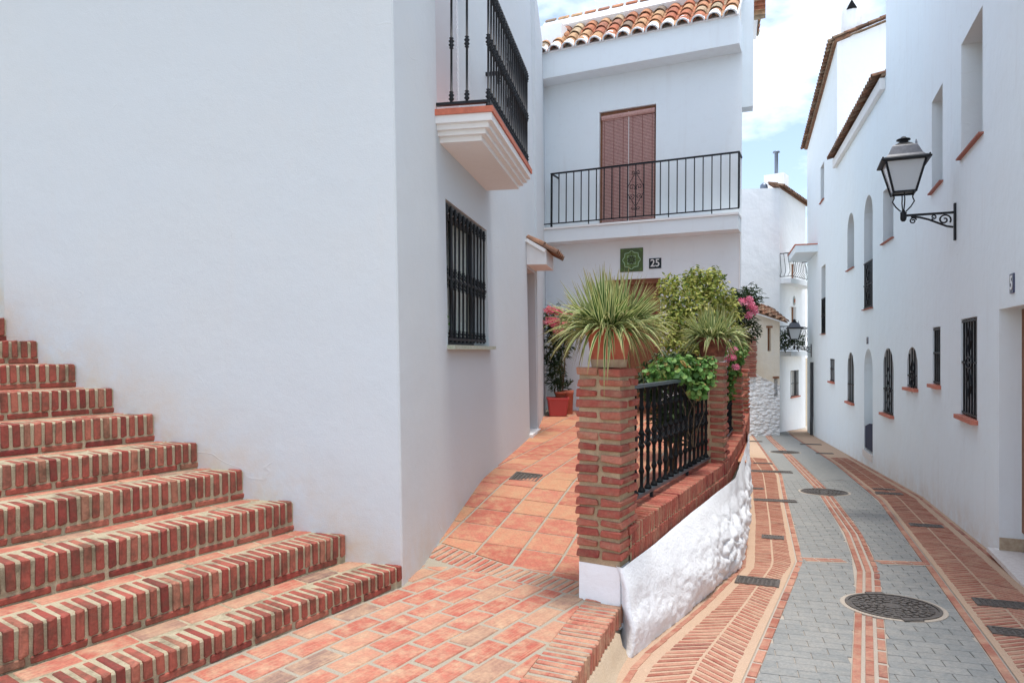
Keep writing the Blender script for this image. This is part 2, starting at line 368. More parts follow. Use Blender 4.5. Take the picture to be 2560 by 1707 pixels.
def wall_mesh(F, outer, holes, depth, extra=None):
    """face with openings and their reveals; depth may be a list per hole"""
    mb = MB()
    loops = [outer] + holes
    flat = [q for l in loops for q in l]
    tris = tessellate_polygon([[Vector((a, z, 0)) for a, z in l] for l in loops])
    mb.add([F.p(a, z) for a, z in flat], [tuple(t) for t in tris])
    for i, h in enumerate(holes):
        dp = depth[i] if isinstance(depth, (list, tuple)) else depth
        n = len(h)
        vv = [F.p(a, z) for a, z in h] + [F.p(a, z, -dp) for a, z in h]
        mb.add(vv, [(j, (j+1) % n, n+(j+1) % n, n+j) for j in range(n)])
    if extra: mb.add(*extra)
    return mb
def rect(s0, s1, z0, z1): return [(s0, z0), (s1, z0), (s1, z1), (s0, z1)]
def arch(s0, s1, z0, z1, n=10, rise=None):
    """pointed-round arch, top at z1"""
    w = abs(s1-s0)/2; m = (s0+s1)/2; r = rise or w
    sg = 1 if s1 > s0 else -1
    return [(s0, z0), (s1, z0)] + [(m + sg*w*math.cos(math.pi*k/n), z1 - r + r*math.sin(math.pi*k/n)) for k in range(0, n+1)]
def chbox(lx, ly, lz, c=0.006, jit=0.0, seed=0):
    """chamfered, slightly uneven block centred at 0: 24 verts, 44 triangles"""
    rg = random.Random(seed); V = []; idx = {}
    h = (lx/2, ly/2, lz/2)
    for sx in (-1, 1):
        for sy in (-1, 1):
            for sz in (-1, 1):
                j = [rg.uniform(-jit, jit) for _ in range(3)]
                for a in range(3):
                    p = [sx*(h[0]-c)+j[0], sy*(h[1]-c)+j[1], sz*(h[2]-c)+j[2]]
                    p[a] += (sx, sy, sz)[a]*c
                    idx[(sx, sy, sz, a)] = len(V); V.append(tuple(p))
    Fc = []
    def g(sx, sy, sz, a): return idx[(sx, sy, sz, a)]
    for a in range(3):
        for sg in (-1, 1):
            o = [(-1, -1), (1, -1), (1, 1), (-1, 1)]
            q = []
            for u, w in o:
                s3 = [0, 0, 0]; s3[a] = sg; s3[(a+1) % 3] = u; s3[(a+2) % 3] = w
                q.append(g(*s3, a))
            Fc.append(tuple(q) if sg > 0 else tuple(reversed(q)))
    for a in range(3):
        b, d = (a+1) % 3, (a+2) % 3
        for u in (-1, 1):
            for w in (-1, 1):
                q = []
                for t, ff in ((-1, b), (1, b), (1, d), (-1, d)):
                    s3 = [0, 0, 0]; s3[a] = t; s3[b] = u; s3[d] = w
                    q.append(g(*s3, ff))
                if u*w < 0: q.reverse()
                Fc.append(tuple(q))
    for sx in (-1, 1):
        for sy in (-1, 1):
            for sz in (-1, 1):
                q = [g(sx, sy, sz, 0), g(sx, sy, sz, 1), g(sx, sy, sz, 2)]
                if sx*sy*sz < 0: q.reverse()
                Fc.append(tuple(q))
    return V, Fc
BMESH = {}
def brick_mesh(l, mat, c=0.006, jit=0.004, var=5):
    key = (tuple(round(v, 3) for v in l), mat, round(c, 4), round(jit, 4), random.randrange(var))
    if key not in BMESH:
        V, Fc = chbox(*l, c, jit, key[-1]*31+5)
        me = bpy.data.meshes.new('brick'); me.from_pydata(V, [], Fc); me.materials.append(MATS[mat]); me.update()
        BMESH[key] = me
    return BMESH[key]
def frameM(c, ax, ay, az):
    ax, ay, az = Vector(ax), Vector(ay), Vector(az)
    return Matrix(((ax.x, ay.x, az.x, c[0]), (ax.y, ay.y, az.y, c[1]), (ax.z, ay.z, az.z, c[2]), (0, 0, 0, 1)))
def inview(p):
    if p[1] < 0.5: return False
    x = 1176+1568*p[0]/p[1]; y = 805-1568*p[2]/p[1]
    return -40 < x < 2392 and -40 < y < 1608
class Pieces:
    """alike pieces of one parent: the nearest 300 become objects, the rest one joined part"""
    def __init__(s, name, parent, limit=300): s.name = name; s.parent = parent; s.limit = limit; s.items = []
    def mesh(s, me, M): s.items.append(('m', me, M, Vector(M.translation)))
    def poly(s, V, Fc, mat):
        c = sum((Vector(v) for v in V), Vector())/len(V); s.items.append(('p', (V, Fc, mat), None, c))
    def done(s):
        it = sorted(s.items, key=lambda q: (not inview(q[3]), q[3].length))
        for k, a, M, c in it[:s.limit]:
            par = s.parent
            if k == 'm': inst(s.name, a, M, par)
            else: mk(s.name, a[0], a[1], a[2], par, smooth=False)
        rest = it[s.limit:]
        if rest:
            V = []; Fc = []; rn = []; mat = None
            for k, a, M, c in rest:
                b = len(V); rv = random.random()
                if k == 'm':
                    V += [M @ v.co for v in a.vertices]; ff = [tuple(p.vertices) for p in a.polygons]; mat = a.materials[0].name
                else: V += [Vector(v) for v in a[0]]; ff = a[1]; mat = a[2]
                Fc += [tuple(i+b for i in q) for q in ff]; rn += [rv]*len(ff)
            mk(s.name, V, Fc, mat, s.parent, rnd=rn, kind='stuff')
def prism(poly, hfun, top=0.0, depth=0.03, ch=0.006, jit=0.0):
    """flat paving piece on a ground function: chamfered top edge"""
    n = len(poly); c = Vector((sum(p[0] for p in poly)/n, sum(p[1] for p in poly)/n))
    V = []; jz = random.uniform(-jit, jit)
    for k, (ins, dz) in enumerate(((ch, 0.0), (0.0, -ch*0.8), (0.0, -depth))):
        for p in poly:
            q = Vector((p[0], p[1])); r = (c - q); Ln = r.length or 1
            q = q + r*(ins*1.3/Ln)
            V.append((q.x, q.y, hfun(q.x, q.y) + top + dz + jz))
    F_ = [tuple(range(n))]
    for r_ in (0, 1):
        F_ += [(r_*n+i, (r_+1)*n+i, (r_+1)*n+(i+1) % n, r_*n+(i+1) % n) for i in range(n)]
    return V, F_
def ccw(p):
    a = sum(p[i][0]*p[(i+1) % len(p)][1]-p[(i+1) % len(p)][0]*p[i][1] for i in range(len(p)))
    return p if a > 0 else list(reversed(p))
def clip(poly, clipper):
    """convex clip (Sutherland-Hodgman); clipper counter-clockwise"""
    out = [tuple(p) for p in poly]
    n = len(clipper)
    for i in range(n):
        ax, ay = clipper[i]; bx, by = clipper[(i+1) % n]
        inp = out; out = []
        if not inp: return []
        def side(p): return (bx-ax)*(p[1]-ay)-(by-ay)*(p[0]-ax)
        for j in range(len(inp)):
            P, Q = inp[j], inp[(j+1) % len(inp)]
            sp, sq = side(P), side(Q)
            if sp >= 0: out.append(P)
            if (sp >= 0) != (sq >= 0):
                t = sp/(sp-sq); out.append((P[0]+(Q[0]-P[0])*t, P[1]+(Q[1]-P[1])*t))
    return out
def area(p): return abs(sum(p[i][0]*p[(i+1) % len(p)][1]-p[(i+1) % len(p)][0]*p[i][1] for i in range(len(p))))/2
def lathe(prof, n=10, base=(0, 0, 0)):
    V = []; Fc = []
    for z, r in prof:
        for k in range(n):
            a = 2*math.pi*k/n; V.append((base[0]+r*math.cos(a), base[1]+r*math.sin(a), base[2]+z))
    for i in range(len(prof)-1):
        for k in range(n):
            Fc.append((i*n+k, i*n+(k+1) % n, (i+1)*n+(k+1) % n, (i+1)*n+k))
    Fc.append(tuple(reversed(range(n)))); Fc.append(tuple(range((len(prof)-1)*n, len(prof)*n)))
    return V, Fc
def lathe_mesh(name, prof, mat, n=10):
    V, Fc = lathe(prof, n)
    me = bpy.data.meshes.new(name); me.from_pydata(V, [], Fc); me.materials.append(MATS[mat])
    me.polygons.foreach_set('use_smooth', [True]*len(me.polygons)); me.update()
    return me
def tube(path, r, n=6, closed=False, taper=None):
    """round bar along a path of Vectors"""
    V = []; Fc = []; m = len(path); path = [Vector(p) for p in path]
    up = None
    for i, p in enumerate(path):
        a = path[(i-1) % m] if (i > 0 or closed) else p; b = path[(i+1) % m] if (i < m-1 or closed) else p
        t = (b-a).normalized()
        if up is None:
            up = Vector((0, 0, 1)) if abs(t.z) < 0.9 else Vector((1, 0, 0))
        x = t.cross(up); x = x.normalized() if x.length > 1e-4 else Vector((1, 0, 0))
        y = x.cross(t).normalized(); up = y
        rr = r*(taper[i] if taper else 1)
        for k in range(n):
            an = 2*math.pi*k/n+math.pi/4; V.append(p + x*rr*math.cos(an) + y*rr*math.sin(an))
    for i in range(m if closed else m-1):
        j = (i+1) % m
        for k in range(n): Fc.append((i*n+k, i*n+(k+1) % n, j*n+(k+1) % n, j*n+k))
    if not closed:
        Fc.append(tuple(reversed(range(n)))); Fc.append(tuple(range((m-1)*n, m*n)))
    return V, Fc
def spiral(c, ax, ay, r0, r1, turns, start, n=18):
    return [Vector(c)+(Vector(ax)*math.cos(start+turns*2*math.pi*i/n)+Vector(ay)*math.sin(start+turns*2*math.pi*i/n))*(r0+(r1-r0)*i/n) for i in range(n+1)]
def lerp_poly(pts, D):
    if D <= pts[0][1]:
        a, b = pts[0], pts[1]
    elif D >= pts[-1][1]:
        a, b = pts[-2], pts[-1]
    else:
        for a, b in zip(pts, pts[1:]):
            if a[1] <= D <= b[1]: break
    return a[0]+(b[0]-a[0])*(D-a[1])/(b[1]-a[1])

# ------------------------------------------------------------------ ground heights
def HS(D):                                   # street falls away from the camera
    return -1.64-0.065*D if D <= 11 else -2.355-0.05*(D-11)
def hs(x, y): return HS(y)
def TZ(D):                                   # tiled terrace ramp
    if D < 5.2: return -1.65
    if D < 7.2: return -1.65+0.15*(D-5.2)
    if D < 10: return -1.35+0.017*(D-7.2)
    return -1.302+0.042*(D-10)
def tz(x, y): return TZ(y)
PZ = -1.65
def pz(x, y): return PZ
CL = [(0.0, 1.4), (1.30, 3.89), (2.80, 6.75), (4.04, 10.16), (5.34, 13.7), (7.96, 22.4), (9.6, 28.0)]     # left kerb line
CC = [(0.75, 1.4), (2.04, 3.89), (3.33, 6.38), (4.04, 8.08), (5.25, 11.47), (7.32, 18.3), (8.7, 23.0), (10.3, 28.0)]  # centre line
CR = [(1.78, 1.4), (3.03, 4.2), (3.93, 6.29), (5.81, 10.7), (7.45, 15.6), (9.83, 23.65), (11.2, 28.0)]   # right kerb line
WB = [(-0.17, 1.9), (0.58, 3.9), (0.71, 4.2), (1.45, 5.35), (2.13, 6.5), (3.0, 8.9), (4.07, 12.05), (4.9, 14.6), (7.2, 24.0), (8.2, 28.0)]  # foot of the left walls
WR = [(2.60, 1.4), (4.92, 6.93), (6.62, 11.0), (9.41, 20.0), (11.9, 28.0)]           # foot of the right wall
def strip(left, right, D0, D1, h, step=0.4, lift=0.0, lo=0.0, ro=0.0):
    V = []; Fc = []; D = D0; k = 0
    while True:
        V += [(lerp_poly(left, D)+lo, D, h(0, D)+lift), (lerp_poly(right, D)+ro, D, h(0, D)+lift)]
        if k: Fc.append((2*k-2, 2*k-1, 2*k+1, 2*k))
        if D >= D1: break
        D = min(D1, D+step); k += 1
    return V, Fc
mk('ground', [(-900, -900, -9), (900, -900, -9), (900, 900, -9), (-900, 900, -9)], [(0, 1, 2, 3)], 'earth', kind='structure')
V, Fc = strip([(-3, -6), (-3, 1.4), (0.2, 4.4), (2.4, 9.2), (6, 24), (7, 28)], [(6, -6), (8, 11), (14, 28)], -6, 30, hs)
street = mk('street', V, Fc, 'mortar_street', kind='structure', origin=(0, 0, 0))

# grey pavers in the two lanes
AL = Vector((0.30, 0.954)); AC = Vector((0.954, -0.30))
PV = Pieces('paver', street)
def lane(left, right, lo, ro, D0, D1, far):
    pw, ph = 0.215, 0.108
    j = 0
    for r in range(-10, 260):
        for c in range(-30, 60):
            u = (c + (0.5 if r % 2 else 0))*pw; w = r*ph
            o = AC*u + AL*w + Vector((0.3, D0))
            if not (D0-0.05 < o.y < D1): continue
            xl = lerp_poly(left, o.y)+lo; xr = lerp_poly(right, o.y)+ro
            if o.x < xl-0.2 or o.x > xr+0.2: continue
            q = [o+AC*a*(pw/2-0.0025)+AL*b*(ph/2-0.0025) for a, b in ((-1, -1), (1, -1), (1, 1), (-1, 1))]
            d0, d1 = o.y-0.6, o.y+0.6
            cp = ccw([(lerp_poly(left, d0)+lo, d0), (lerp_poly(right, d0)+ro, d0), (lerp_poly(right, d1)+ro, d1), (lerp_poly(left, d1)+lo, d1)])
            q = clip([(p.x, p.y) for p in q], cp)
            if len(q) < 3 or area(q) < 0.0015: continue
            PV.poly(*prism(q, hs, 0.008, 0.02, 0.003, 0.0012), 'paver_grey')
    V, Fc = strip(left, right, D1, 27.0, hs, 0.4, 0.008, lo, ro)
    far.add(V, Fc)
BAND_D = lambda x: 6.75-0.16*(x-2.8)         # the brick band across the street
far = MB()
lane(CL, CC, 0.084, -0.112, 3.2, 13.0, far)
lane(CC, CR, 0.112, -0.078, 3.2, 13.0, far)
PV.done()
far.build('far_pavers', 'paver_grey', street, kind='stuff')

# three brick lines along the middle, single brick kerb lines, and the cross band
LB = Pieces('line_brick', street)
def line_bricks(pts, off, D0, D1, w=0.052, ln=0.24, gap=0.012, mat='brick_pavement', lift=0.0088):
    D = D0
    while D < D1:
        x0 = lerp_poly(pts, D); x1 = lerp_poly(pts, D+0.1)
        t = Vector((x1-x0, 0.1)).normalized(); r = Vector((t.y, -t.x))
        c0 = Vector((x0, D)) + r*off; c1 = c0 + t*ln
        xe = lerp_poly(pts, c1.y); c1 = Vector((xe, c1.y)) + r*off
        t2 = (c1-c0).normalized(); r2 = Vector((t2.y, -t2.x))
        q = [(c0+r2*(-w/2)), (c0+r2*(w/2)), (c1-t2*gap+r2*(w/2)), (c1-t2*gap-r2*(w/2))]
        LB.poly(*prism([(p.x, p.y) for p in q], hs, lift, 0.02, 0.004, 0.0006), mat)
        D += t.y*ln
for o in (-0.070, 0.0, 0.070): line_bricks(CC, o, 3.15, 25.5, 0.046)
line_bricks(CL, 0.045, 3.15, 25.5); line_bricks(CR, -0.04, 3.15, 25.5)
LB.done()
def band(xa, xb):
    n = 3
    for k in range(2):
        for i in range(n):
            a = xa+(xb-xa)*i/n+0.006; b = xa+(xb-xa)*(i+1)/n-0.006
            q = [(a, BAND_D(a)+k*0.075), (b, BAND_D(b)+k*0.075), (b, BAND_D(b)+0.045+k*0.075), (a, BAND_D(a)+0.045+k*0.075)]
            yield q
for xa, xb in ((2.90, 3.28), (3.58, 4.02)):
    mk('band_mortar', [(xa, BAND_D(xa)-0.03, hs(0, BAND_D(xa)-0.03)+0.0108), (xb, BAND_D(xb)-0.03, hs(0, BAND_D(xb)-0.03)+0.0108), (xb, BAND_D(xb)+0.15, hs(0, BAND_D(xb)+0.15)+0.0108), (xa, BAND_D(xa)+0.15, hs(0, BAND_D(xa)+0.15)+0.0108)], [(0, 1, 2, 3)], 'mortar_street', street)
    for q in band(xa, xb):
        mk('band_brick', *prism(ccw(q), hs, 0.0150, 0.02, 0.003), 'brick_pavement', street)

# pavements with a herringbone of thin bricks
def pavement(name, inner, outer, io, oo, D0, D1, wall_line):
    V, Fc = strip(inner, outer, D0, 27.5, hs, 0.3, 0.008, io-0.25 if wall_line < 0 else io, oo if wall_line < 0 else oo+0.25)
    pv = mk(name, V, Fc, 'mortar_pavement', kind='structure', origin=(0, 0, 0))
    ps = Pieces('brick', pv)
    ca, sa = math.cos(R(36)), math.sin(R(36))
    D = D0
    while D < D1:
        def mid(d): return Vector(((lerp_poly(inner, d)+io+lerp_poly(outer, d)+oo)/2, d))
        m = mid(D); t = (mid(D+0.15)-mid(D-0.15)).normalized(); r = Vector((t.y, -t.x))
        hw = (lerp_poly(outer, D)+oo-lerp_poly(inner, D)-io)/2*t.y
        w = 0.0165/ca
        for sg in (-1, 1):
            dr = r*sg*ca - t*sa
            ln = (hw-0.045)/ca*(1+random.uniform(-0.03, 0.01))
            if ln < 0.1: continue
            a, b = m+dr*0.012, m+dr*ln
            q = [a-t*w, b-t*w, b+t*w, a+t*w]
            ps.poly(*prism(ccw([(p.x, p.y) for p in q]), hs, 0.0125, 0.02, 0.003, 0.0006), 'brick_pavement')
        D += 0.073*t.y
    # edge bricks by the wall
    D = D0
    line = inner if wall_line < 0 else outer
    off = io-0.06 if wall_line < 0 else oo+0.05
    while D < D1:
        x0 = lerp_poly(line, D)+off; x1 = lerp_poly(line, D+0.24)+off
        q = [(x0-0.022, D), (x0+0.022, D), (x1+0.022, D+0.228), (x1-0.022, D+0.228)]
        ps.poly(*prism(ccw(q), hs, 0.0125, 0.02, 0.003), 'brick_pavement'); D += 0.245
    ps.done()
    return pv
pavement_left = pavement('pavement_left', WB, CL, 0.13, 0.005, 3.1, 17.0, -1)
pavement_right = pavement('pavement_right', CR, WR, 0.0, -0.12, 3.1, 17.0, 1)

# iron covers let into the street and pavements
def cover(px, py, w, d, label, rot=None, style='grid', name='drain_cover', cat='drain cover', group=None):
    b = (py-805)/1568.0
    D = 1.64/(b-0.065)
    if D > 11: D = 1.805/(b-0.05)
    if name == 'floor_cover': D = (1.65+0.15*5.2)/(b+0.15)
    X = (px-1176)/1568.0*D
    sl = -0.065 if D < 11 else -0.05
    hf = hs
    if name == 'floor_cover': sl = 0.15; hf = tz
    t = rot or 0.35
    tv = Vector((t, 1)).normalized(); rv = Vector((tv.y, -tv.x))
    T = Vector((tv.x, tv.y, sl*tv.y)).normalized(); Rr = Vector((rv.x, rv.y, sl*rv.y)).normalized(); U = Rr.cross(T)
    c = Vector((X, D, hf(X, D)+(0.0142 if hf is hs else 0.005)))
    root = thing(name, label, cat, c, group)
    mb = MB()
    for a, hh, e in ((1, d/2, w/2), (-1, d/2, w/2)):
        mb.box8(axbox(c+T*a*(d/2-0.012), Rr, T, U, w/2, 0.012, 0.006))
        mb.box8(axbox(c+Rr*a*(w/2-0.012), Rr, T, U, 0.012, d/2-0.0245, 0.006))
    mb.build('frame', 'cast_iron', root)
    p = MB(); p.box8(axbox(c-U*0.004, Rr, T, U, w/2-0.026, d/2-0.026, 0.005)); p.build('plate', 'cast_iron', root)
    st = MB()
    if style == 'slots':
        n = max(4, int(w/0.035))
        for i in range(n):
            st.box8(axbox(c+Rr*(-w/2+0.03+(w-0.06)*(i+0.5)/n)+U*0.003, Rr, T, U, 0.006, d/2-0.03, 0.004))
    else:
        nx, ny = max(3, int(w/0.045)), max(3, int(d/0.045))
        for i in range(nx):
            for k in range(ny):
                st.box8(axbox(c+Rr*(-w/2+0.03+(w-0.06)*(i+0.5)/nx)+T*(-d/2+0.03+(d-0.06)*(k+0.5)/ny)+U*0.003, Rr, T, U, 0.011, 0.011, 0.003))
    st.build('tread_pattern', 'cast_iron', root)
    return root
def manhole(px, py, dia, label):
    b = (py-805)/1568.0
    D = 1.64/(b-0.065)
    if D > 11: D = 1.805/(b-0.05)
    X = (px-1176)/1568.0*D; sl = -0.065 if D < 11 else -0.05
    c = Vector((X, D, HS(D)+0.0145))
    root = thing('manhole_cover', label, 'manhole cover', c, 'round manhole covers along the middle of the street')
    def ring(r0, r1, z0, z1, n=40, a0=0, a1=2*math.pi):
        V = []; Fc = []
        full = abs(a1-a0-2*math.pi) < 1e-6
        m = n if full else n+1
        for i in range(m):
            a = a0+(a1-a0)*i/n
            for r, z in ((r0, z0), (r0, z1), (r1, z1), (r1, z0)):
                x, y = r*math.cos(a), r*math.sin(a)
                V.append((c.x+x, c.y+y, c.z+sl*y+z))
        for i in range(n):
            j = (i+1) % m
            for k in range(4): Fc.append((i*4+k, j*4+k, j*4+(k+1) % 4, i*4+(k+1) % 4))
        return V, Fc
    r = dia/2
    mb = MB(); mb.add(*ring(r, r+0.035, -0.012, -0.003)); mb.build('collar', 'mortar_street', root)
    mb = MB(); mb.add(*ring(r*0.93, r, -0.02, 0.004)); mb.build('frame', 'cast_iron', root)
    lid = MB(); lid.add(*ring(0.001, r*0.92, -0.02, -0.003)); ld = lid.build('lid', 'cast_iron', root)
    tr = MB()
    for rr in (0.32, 0.48, 0.64, 0.79):
        n = int(rr*34)
        for i in range(n):
            a = 2*math.pi*(i+0.5*(rr > 0.5))/n; da = 2*math.pi/n*0.72
            tr.add(*ring(r*(rr-0.055), r*(rr+0.055), -0.004, 0.004, 3, a, a+da))
    tr.add(*ring(0.001, r*0.2, -0.004, 0.003, 20))
    tr.build('tread_pattern', 'cast_iron', ld)
    for s in (-1, 1):
        k = MB(); k.box8(axbox((c.x+s*r*0.12, c.y+s*r*0.99, c.z+s*sl*r), (1, 0, 0), (0, 1, sl), (0, 0, 1), 0.07, 0.03, 0.006)); k.build('hinge', 'cast_iron', root)
manhole(2050, 1394, 0.665, 'large round iron manhole cover nearest the camera on the brick centre line')
manhole(1893, 1130, 0.74, 'round iron manhole cover in the middle of the street, second from the camera')
manhole(1803, 1038, 0.74, 'small-looking round manhole cover farthest down the street')
cover(1740, 1337, 0.36, 0.25, 'dark square cover in the left pavement, nearest the rough white wall', 0.45)
cover(1775, 1235, 0.24, 0.20, 'small reddish ribbed cover in the left herringbone pavement', 0.4, 'slots')
cover(1780, 1150, 0.62, 0.24, 'wide slotted drain crossing the left kerb line, nearer of the two long drains', 0.30, 'slots')
cover(1772, 1083, 0.80, 0.30, 'wide plain drain cover crossing the left kerb, farther of the two long drains', 0.28)
cover(1730, 1122, 0.34, 0.16, 'narrow dark cover between the two long drains on the left', 0.33, 'slots')
cover(1752, 1064, 0.42, 0.18, 'thin dark cover just beyond the two long drains', 0.28, 'slots')
cover(1728, 1013, 0.6, 0.3, 'tiny dark cover at the far end of the left pavement', 0.3, 'slots')
cover(2318, 1391, 0.46, 0.20, 'dark rectangular cover beside the marble doorstep on the right pavement', 0.42)
cover(2345, 1457, 0.36, 0.17, 'dark rectangular cover at the right edge, nearest the camera', 0.42)
cover(2127, 1208, 0.36, 0.20, 'dark cover in the middle of the right pavement', 0.42)
cover(2042, 1134, 0.40, 0.20, 'larger of the paired covers farther along the right pavement', 0.38)
cover(2030, 1124, 0.34, 0.13, 'smaller of the paired covers farther along the right pavement', 0.38, 'slots')
cover(1894, 1041, 0.42, 0.2, 'thin dark cover on the right pavement below the blue gate', 0.31, 'slots')
cover(1862, 1020, 0.6, 0.25, 'thin dark cover at the far end of the right pavement', 0.31, 'slots')

# ------------------------------------------------------------------ brick landing in front of the steps
SD = Vector((0.568, 0.823)); SQ = Vector((0.823, -0.568))          # brick rows run along SD
corner = Vector((-0.767, 4.79))
EDGE0 = Vector((0.70, 4.40)); ED = Vector((0.395, 1)).normalized()  # outer edge of the landing
def edge_x(D): return EDGE0.x + ED.x/ED.y*(D-EDGE0.y)
BAND0 = Vector((-0.72, 5.42)); BAND1 = Vector((0.50, 4.56))
bd = (BAND1-BAND0).normalized(); bn = Vector((-bd.y, bd.x))
land = mk('landing', [(-4.5, -2, PZ-0.35), (edge_x(-2), -2, PZ-0.35), (edge_x(4.55)-0.02, 4.55, PZ-0.35), (0.3, 5.2, PZ-0.35), (-1.5, 6.0, PZ-0.35), (-4.5, 6.0, PZ-0.35),
                      (-4.5, -2, PZ), (edge_x(-2)-0.012, -2, PZ), (edge_x(4.55)-0.012, 4.55, PZ), (0.3, 5.2, PZ), (-1.5, 6.0, PZ), (-4.5, 6.0, PZ)],
          [(6, 7, 8, 9, 10, 11), (0, 1, 7, 6), (1, 2, 8, 7), (2, 3, 9, 8), (3, 4, 10, 9), (4, 5, 11, 10), (5, 0, 6, 11)], 'mortar_paving', kind='structure', origin=(0, 0, 0))
lb = Pieces('paving_brick', land)
# clip region: left of the header edge, camera side of the band, right of the first step
s1 = corner + SQ*(0.0)
def half(p, d, inside):                       # big square on one side of a line
    p, d = Vector(p), Vector(d).normalized(); n = Vector((-d.y, d.x))
    if (Vector(inside)-p).dot(n) < 0: n = -n
    return ccw([tuple(p-d*20), tuple(p+d*20), tuple(p+d*20+n*20), tuple(p-d*20+n*20)])
REG = [half(corner, SD, (0, 3)), half((edge_x(4.4)-0.268, 4.4), ED, (-1, 3)), half(BAND0-bn*0.012, bd, (0, 3))]
bl, bw, g = 0.278, 0.140, 0.026
for r in range(-6, 22):
    for c in range(-30, 14):
        o = corner + SQ*(0.014+(r+0.5)*(bw+g)) + SD*((c + (0.45 if r % 2 else 0))*(bl+g)+0.1)
        if o.y < 2.6 or o.y > 6: continue
        q = [o+SD*a*bl/2+SQ*b*bw/2 for a, b in ((-1, -1), (1, -1), (1, 1), (-1, 1))]
        q = [p+Vector((random.uniform(-.006, .006), random.uniform(-.006, .006))) for p in q]
        q = [(p.x, p.y) for p in q]
        past = (o-corner).dot(SD) > 0.02
        for rg_ in (REG[1:] if past else REG): q = clip(q, rg_)
        if len(q) < 3 or area(q) < 0.002: continue
        lb.poly(*prism(q, pz, 0.006, 0.03, 0.007, 0.002), 'brick_paving')
lb.done()
eb = Pieces('edge_brick', land)
k = 0; D = 4.44
en = Vector((ED.y, -ED.x))
while D > 2.6:
    c = Vector((edge_x(D), D)) - en*0.125
    me = brick_mesh((0.25, 0.039, 0.13), 'brick_paving', 0.006, 0.004)
    eb.mesh(me, frameM((c.x+random.uniform(-.004, .004), c.y, PZ-0.059+random.uniform(-.003, .003)), (en.x, en.y, 0), (ED.x, ED.y, 0), (0, 0, 1)))
    D -= ED.y*0.057
eb.done()
# plaster fillet between landing edge and pavement
V = []; Fc = []
for i in range(24):
    D = 1.0+i*(4.3-1.0)/23
    x = edge_x(D); xb = x+0.075+0.03*noise.noise((D*3, 0, 0))
    V += [(x-0.02, D, PZ-0.118), (x+0.02, D, PZ-0.13), (x*0.5+xb*0.5+0.0, D, PZ-0.21+0.015*noise.noise((D*4, 3, 0))), (xb, D, HS(D)+0.018), (xb+0.03, D, HS(D)-0.02)]
    if i:
        for k in range(4): Fc.append((5*i-5+k, 5*i-4+k, 5*i+1+k, 5*i+k))
mk('plaster_fillet', V, Fc, 'fillet', kind='structure', smooth=True)

# ------------------------------------------------------------------ terrace: brick band, then square tiles
PAR = [(0.644, 4.605), (2.07, 7.1), (2.99, 9.3), (3.76, 11.3), (4.0, 12.0)]          # parapet centre line
LW = [(-0.767, 4.79), (0.31, 10.4), (0.64, 13.6)]                                    # foot of the left house
V = []; Fc = []; k = 0
D = 4.3
while D <= 13.9:
    V += [(lerp_poly(LW, D)-0.15, D, TZ(D)-0.004), (lerp_poly(PAR, D)+0.0, D, TZ(D)-0.004)]
    if k: Fc.append((2*k-2, 2*k-1, 2*k+1, 2*k))
    D += 0.2; k += 1
terrace = mk('terrace', V, Fc, 'mortar_paving', kind='structure', origin=(0, 0, 0))
tb = Pieces('band_brick', terrace)
blen = (BAND1-BAND0).length
n = int(blen/0.064)
for i in range(n):
    c = BAND0 + bd*(i+0.5)*0.064 + bn*0.125
    q = [c+bd*a*0.019+bn*b*0.118 for a, b in ((-1, -1), (1, -1), (1, 1), (-1, 1))]
    tb.poly(*prism(ccw([(p.x, p.y) for p in q]), tz, 0.004, 0.03, 0.005, 0.002), 'brick_paving')
tb.done()
tt = Pieces('floor_tile', terrace)
TU = Vector((0.327, 0.945)); TV = Vector((0.945, -0.327))
ts = 0.342
tn0 = Vector((0.093, 5.53))
bandline = (BAND0 + bn*0.262, BAND1 + bn*0.262)
for r in range(-6, 32):
    for c in range(-8, 14):
        o = tn0 + TU*(r+0.5)*ts + TV*(c+0.5)*ts
        if o.y < 4.4 or o.y > 13.7: continue
        xl = lerp_poly(LW, o.y)-0.25; xr = lerp_poly(PAR, o.y)
        if o.x < xl or o.x > xr+0.1: continue
        q = [o+TU*a*(ts/2-0.0085)+TV*b*(ts/2-0.011) for a, b in ((-1, -1), (1, -1), (1, 1), (-1, 1))]
        big = 9
        cp = ccw([tuple(bandline[0]-bd*3), tuple(bandline[1]+bd*3), tuple(bandline[1]+bd*3+bn*big), tuple(bandline[0]-bd*3+bn*big)])
        q = clip([(p.x, p.y) for p in q], cp)
        if len(q) < 3 or area(q) < 0.004: continue
        tt.poly(*prism(q, tz, 0.003, 0.02, 0.004, 0.0015), 'tile_terracotta')
tt.done()
cover(1208, 1093, 0.30, 0.26, 'square iron cover set in the terracotta terrace tiles by the white wall', 0.346, 'grid', 'floor_cover', 'drain cover')

# ------------------------------------------------------------------ steps
LF = Fr(corner, (-0.979, 0.203), (-0.203, -0.979), lean=-0.0175)
stairs = thing('brick_staircase', 'flight of red brick steps climbing left against the white house', 'staircase', (-1.6, 4.2, PZ))
spx = [(925, 1297), (795, 1225), (675, 1150), (560, 1078), (455, 1015), (355, 950), (262, 890), (175, 835), (88, 783), (15, 730)]
pts = []
for x, y in spx:
    a, z = LF.hit(x, y); p = LF.p(a, z); pts.append((Vector((p.x, p.y)), z))
for i in range(2):
    (p0, z0), (p1, z1) = pts[-2], pts[-1]
    pts.append((p1 + (p1-p0), z1+(z1-z0)))
Q = Vector((-0.823, 0.568))                      # into the flight
S = Vector((-0.568, -0.823))                     # along each step, towards the camera
used = 0
plan = []
for i, (p, z) in enumerate(pts):
    ln = 0.3
    while ln < 3.0 and inview((p.x+S.x*ln, p.y+S.y*ln, z)): ln += 0.1
    plan.append(ln+1.2)
steps = []
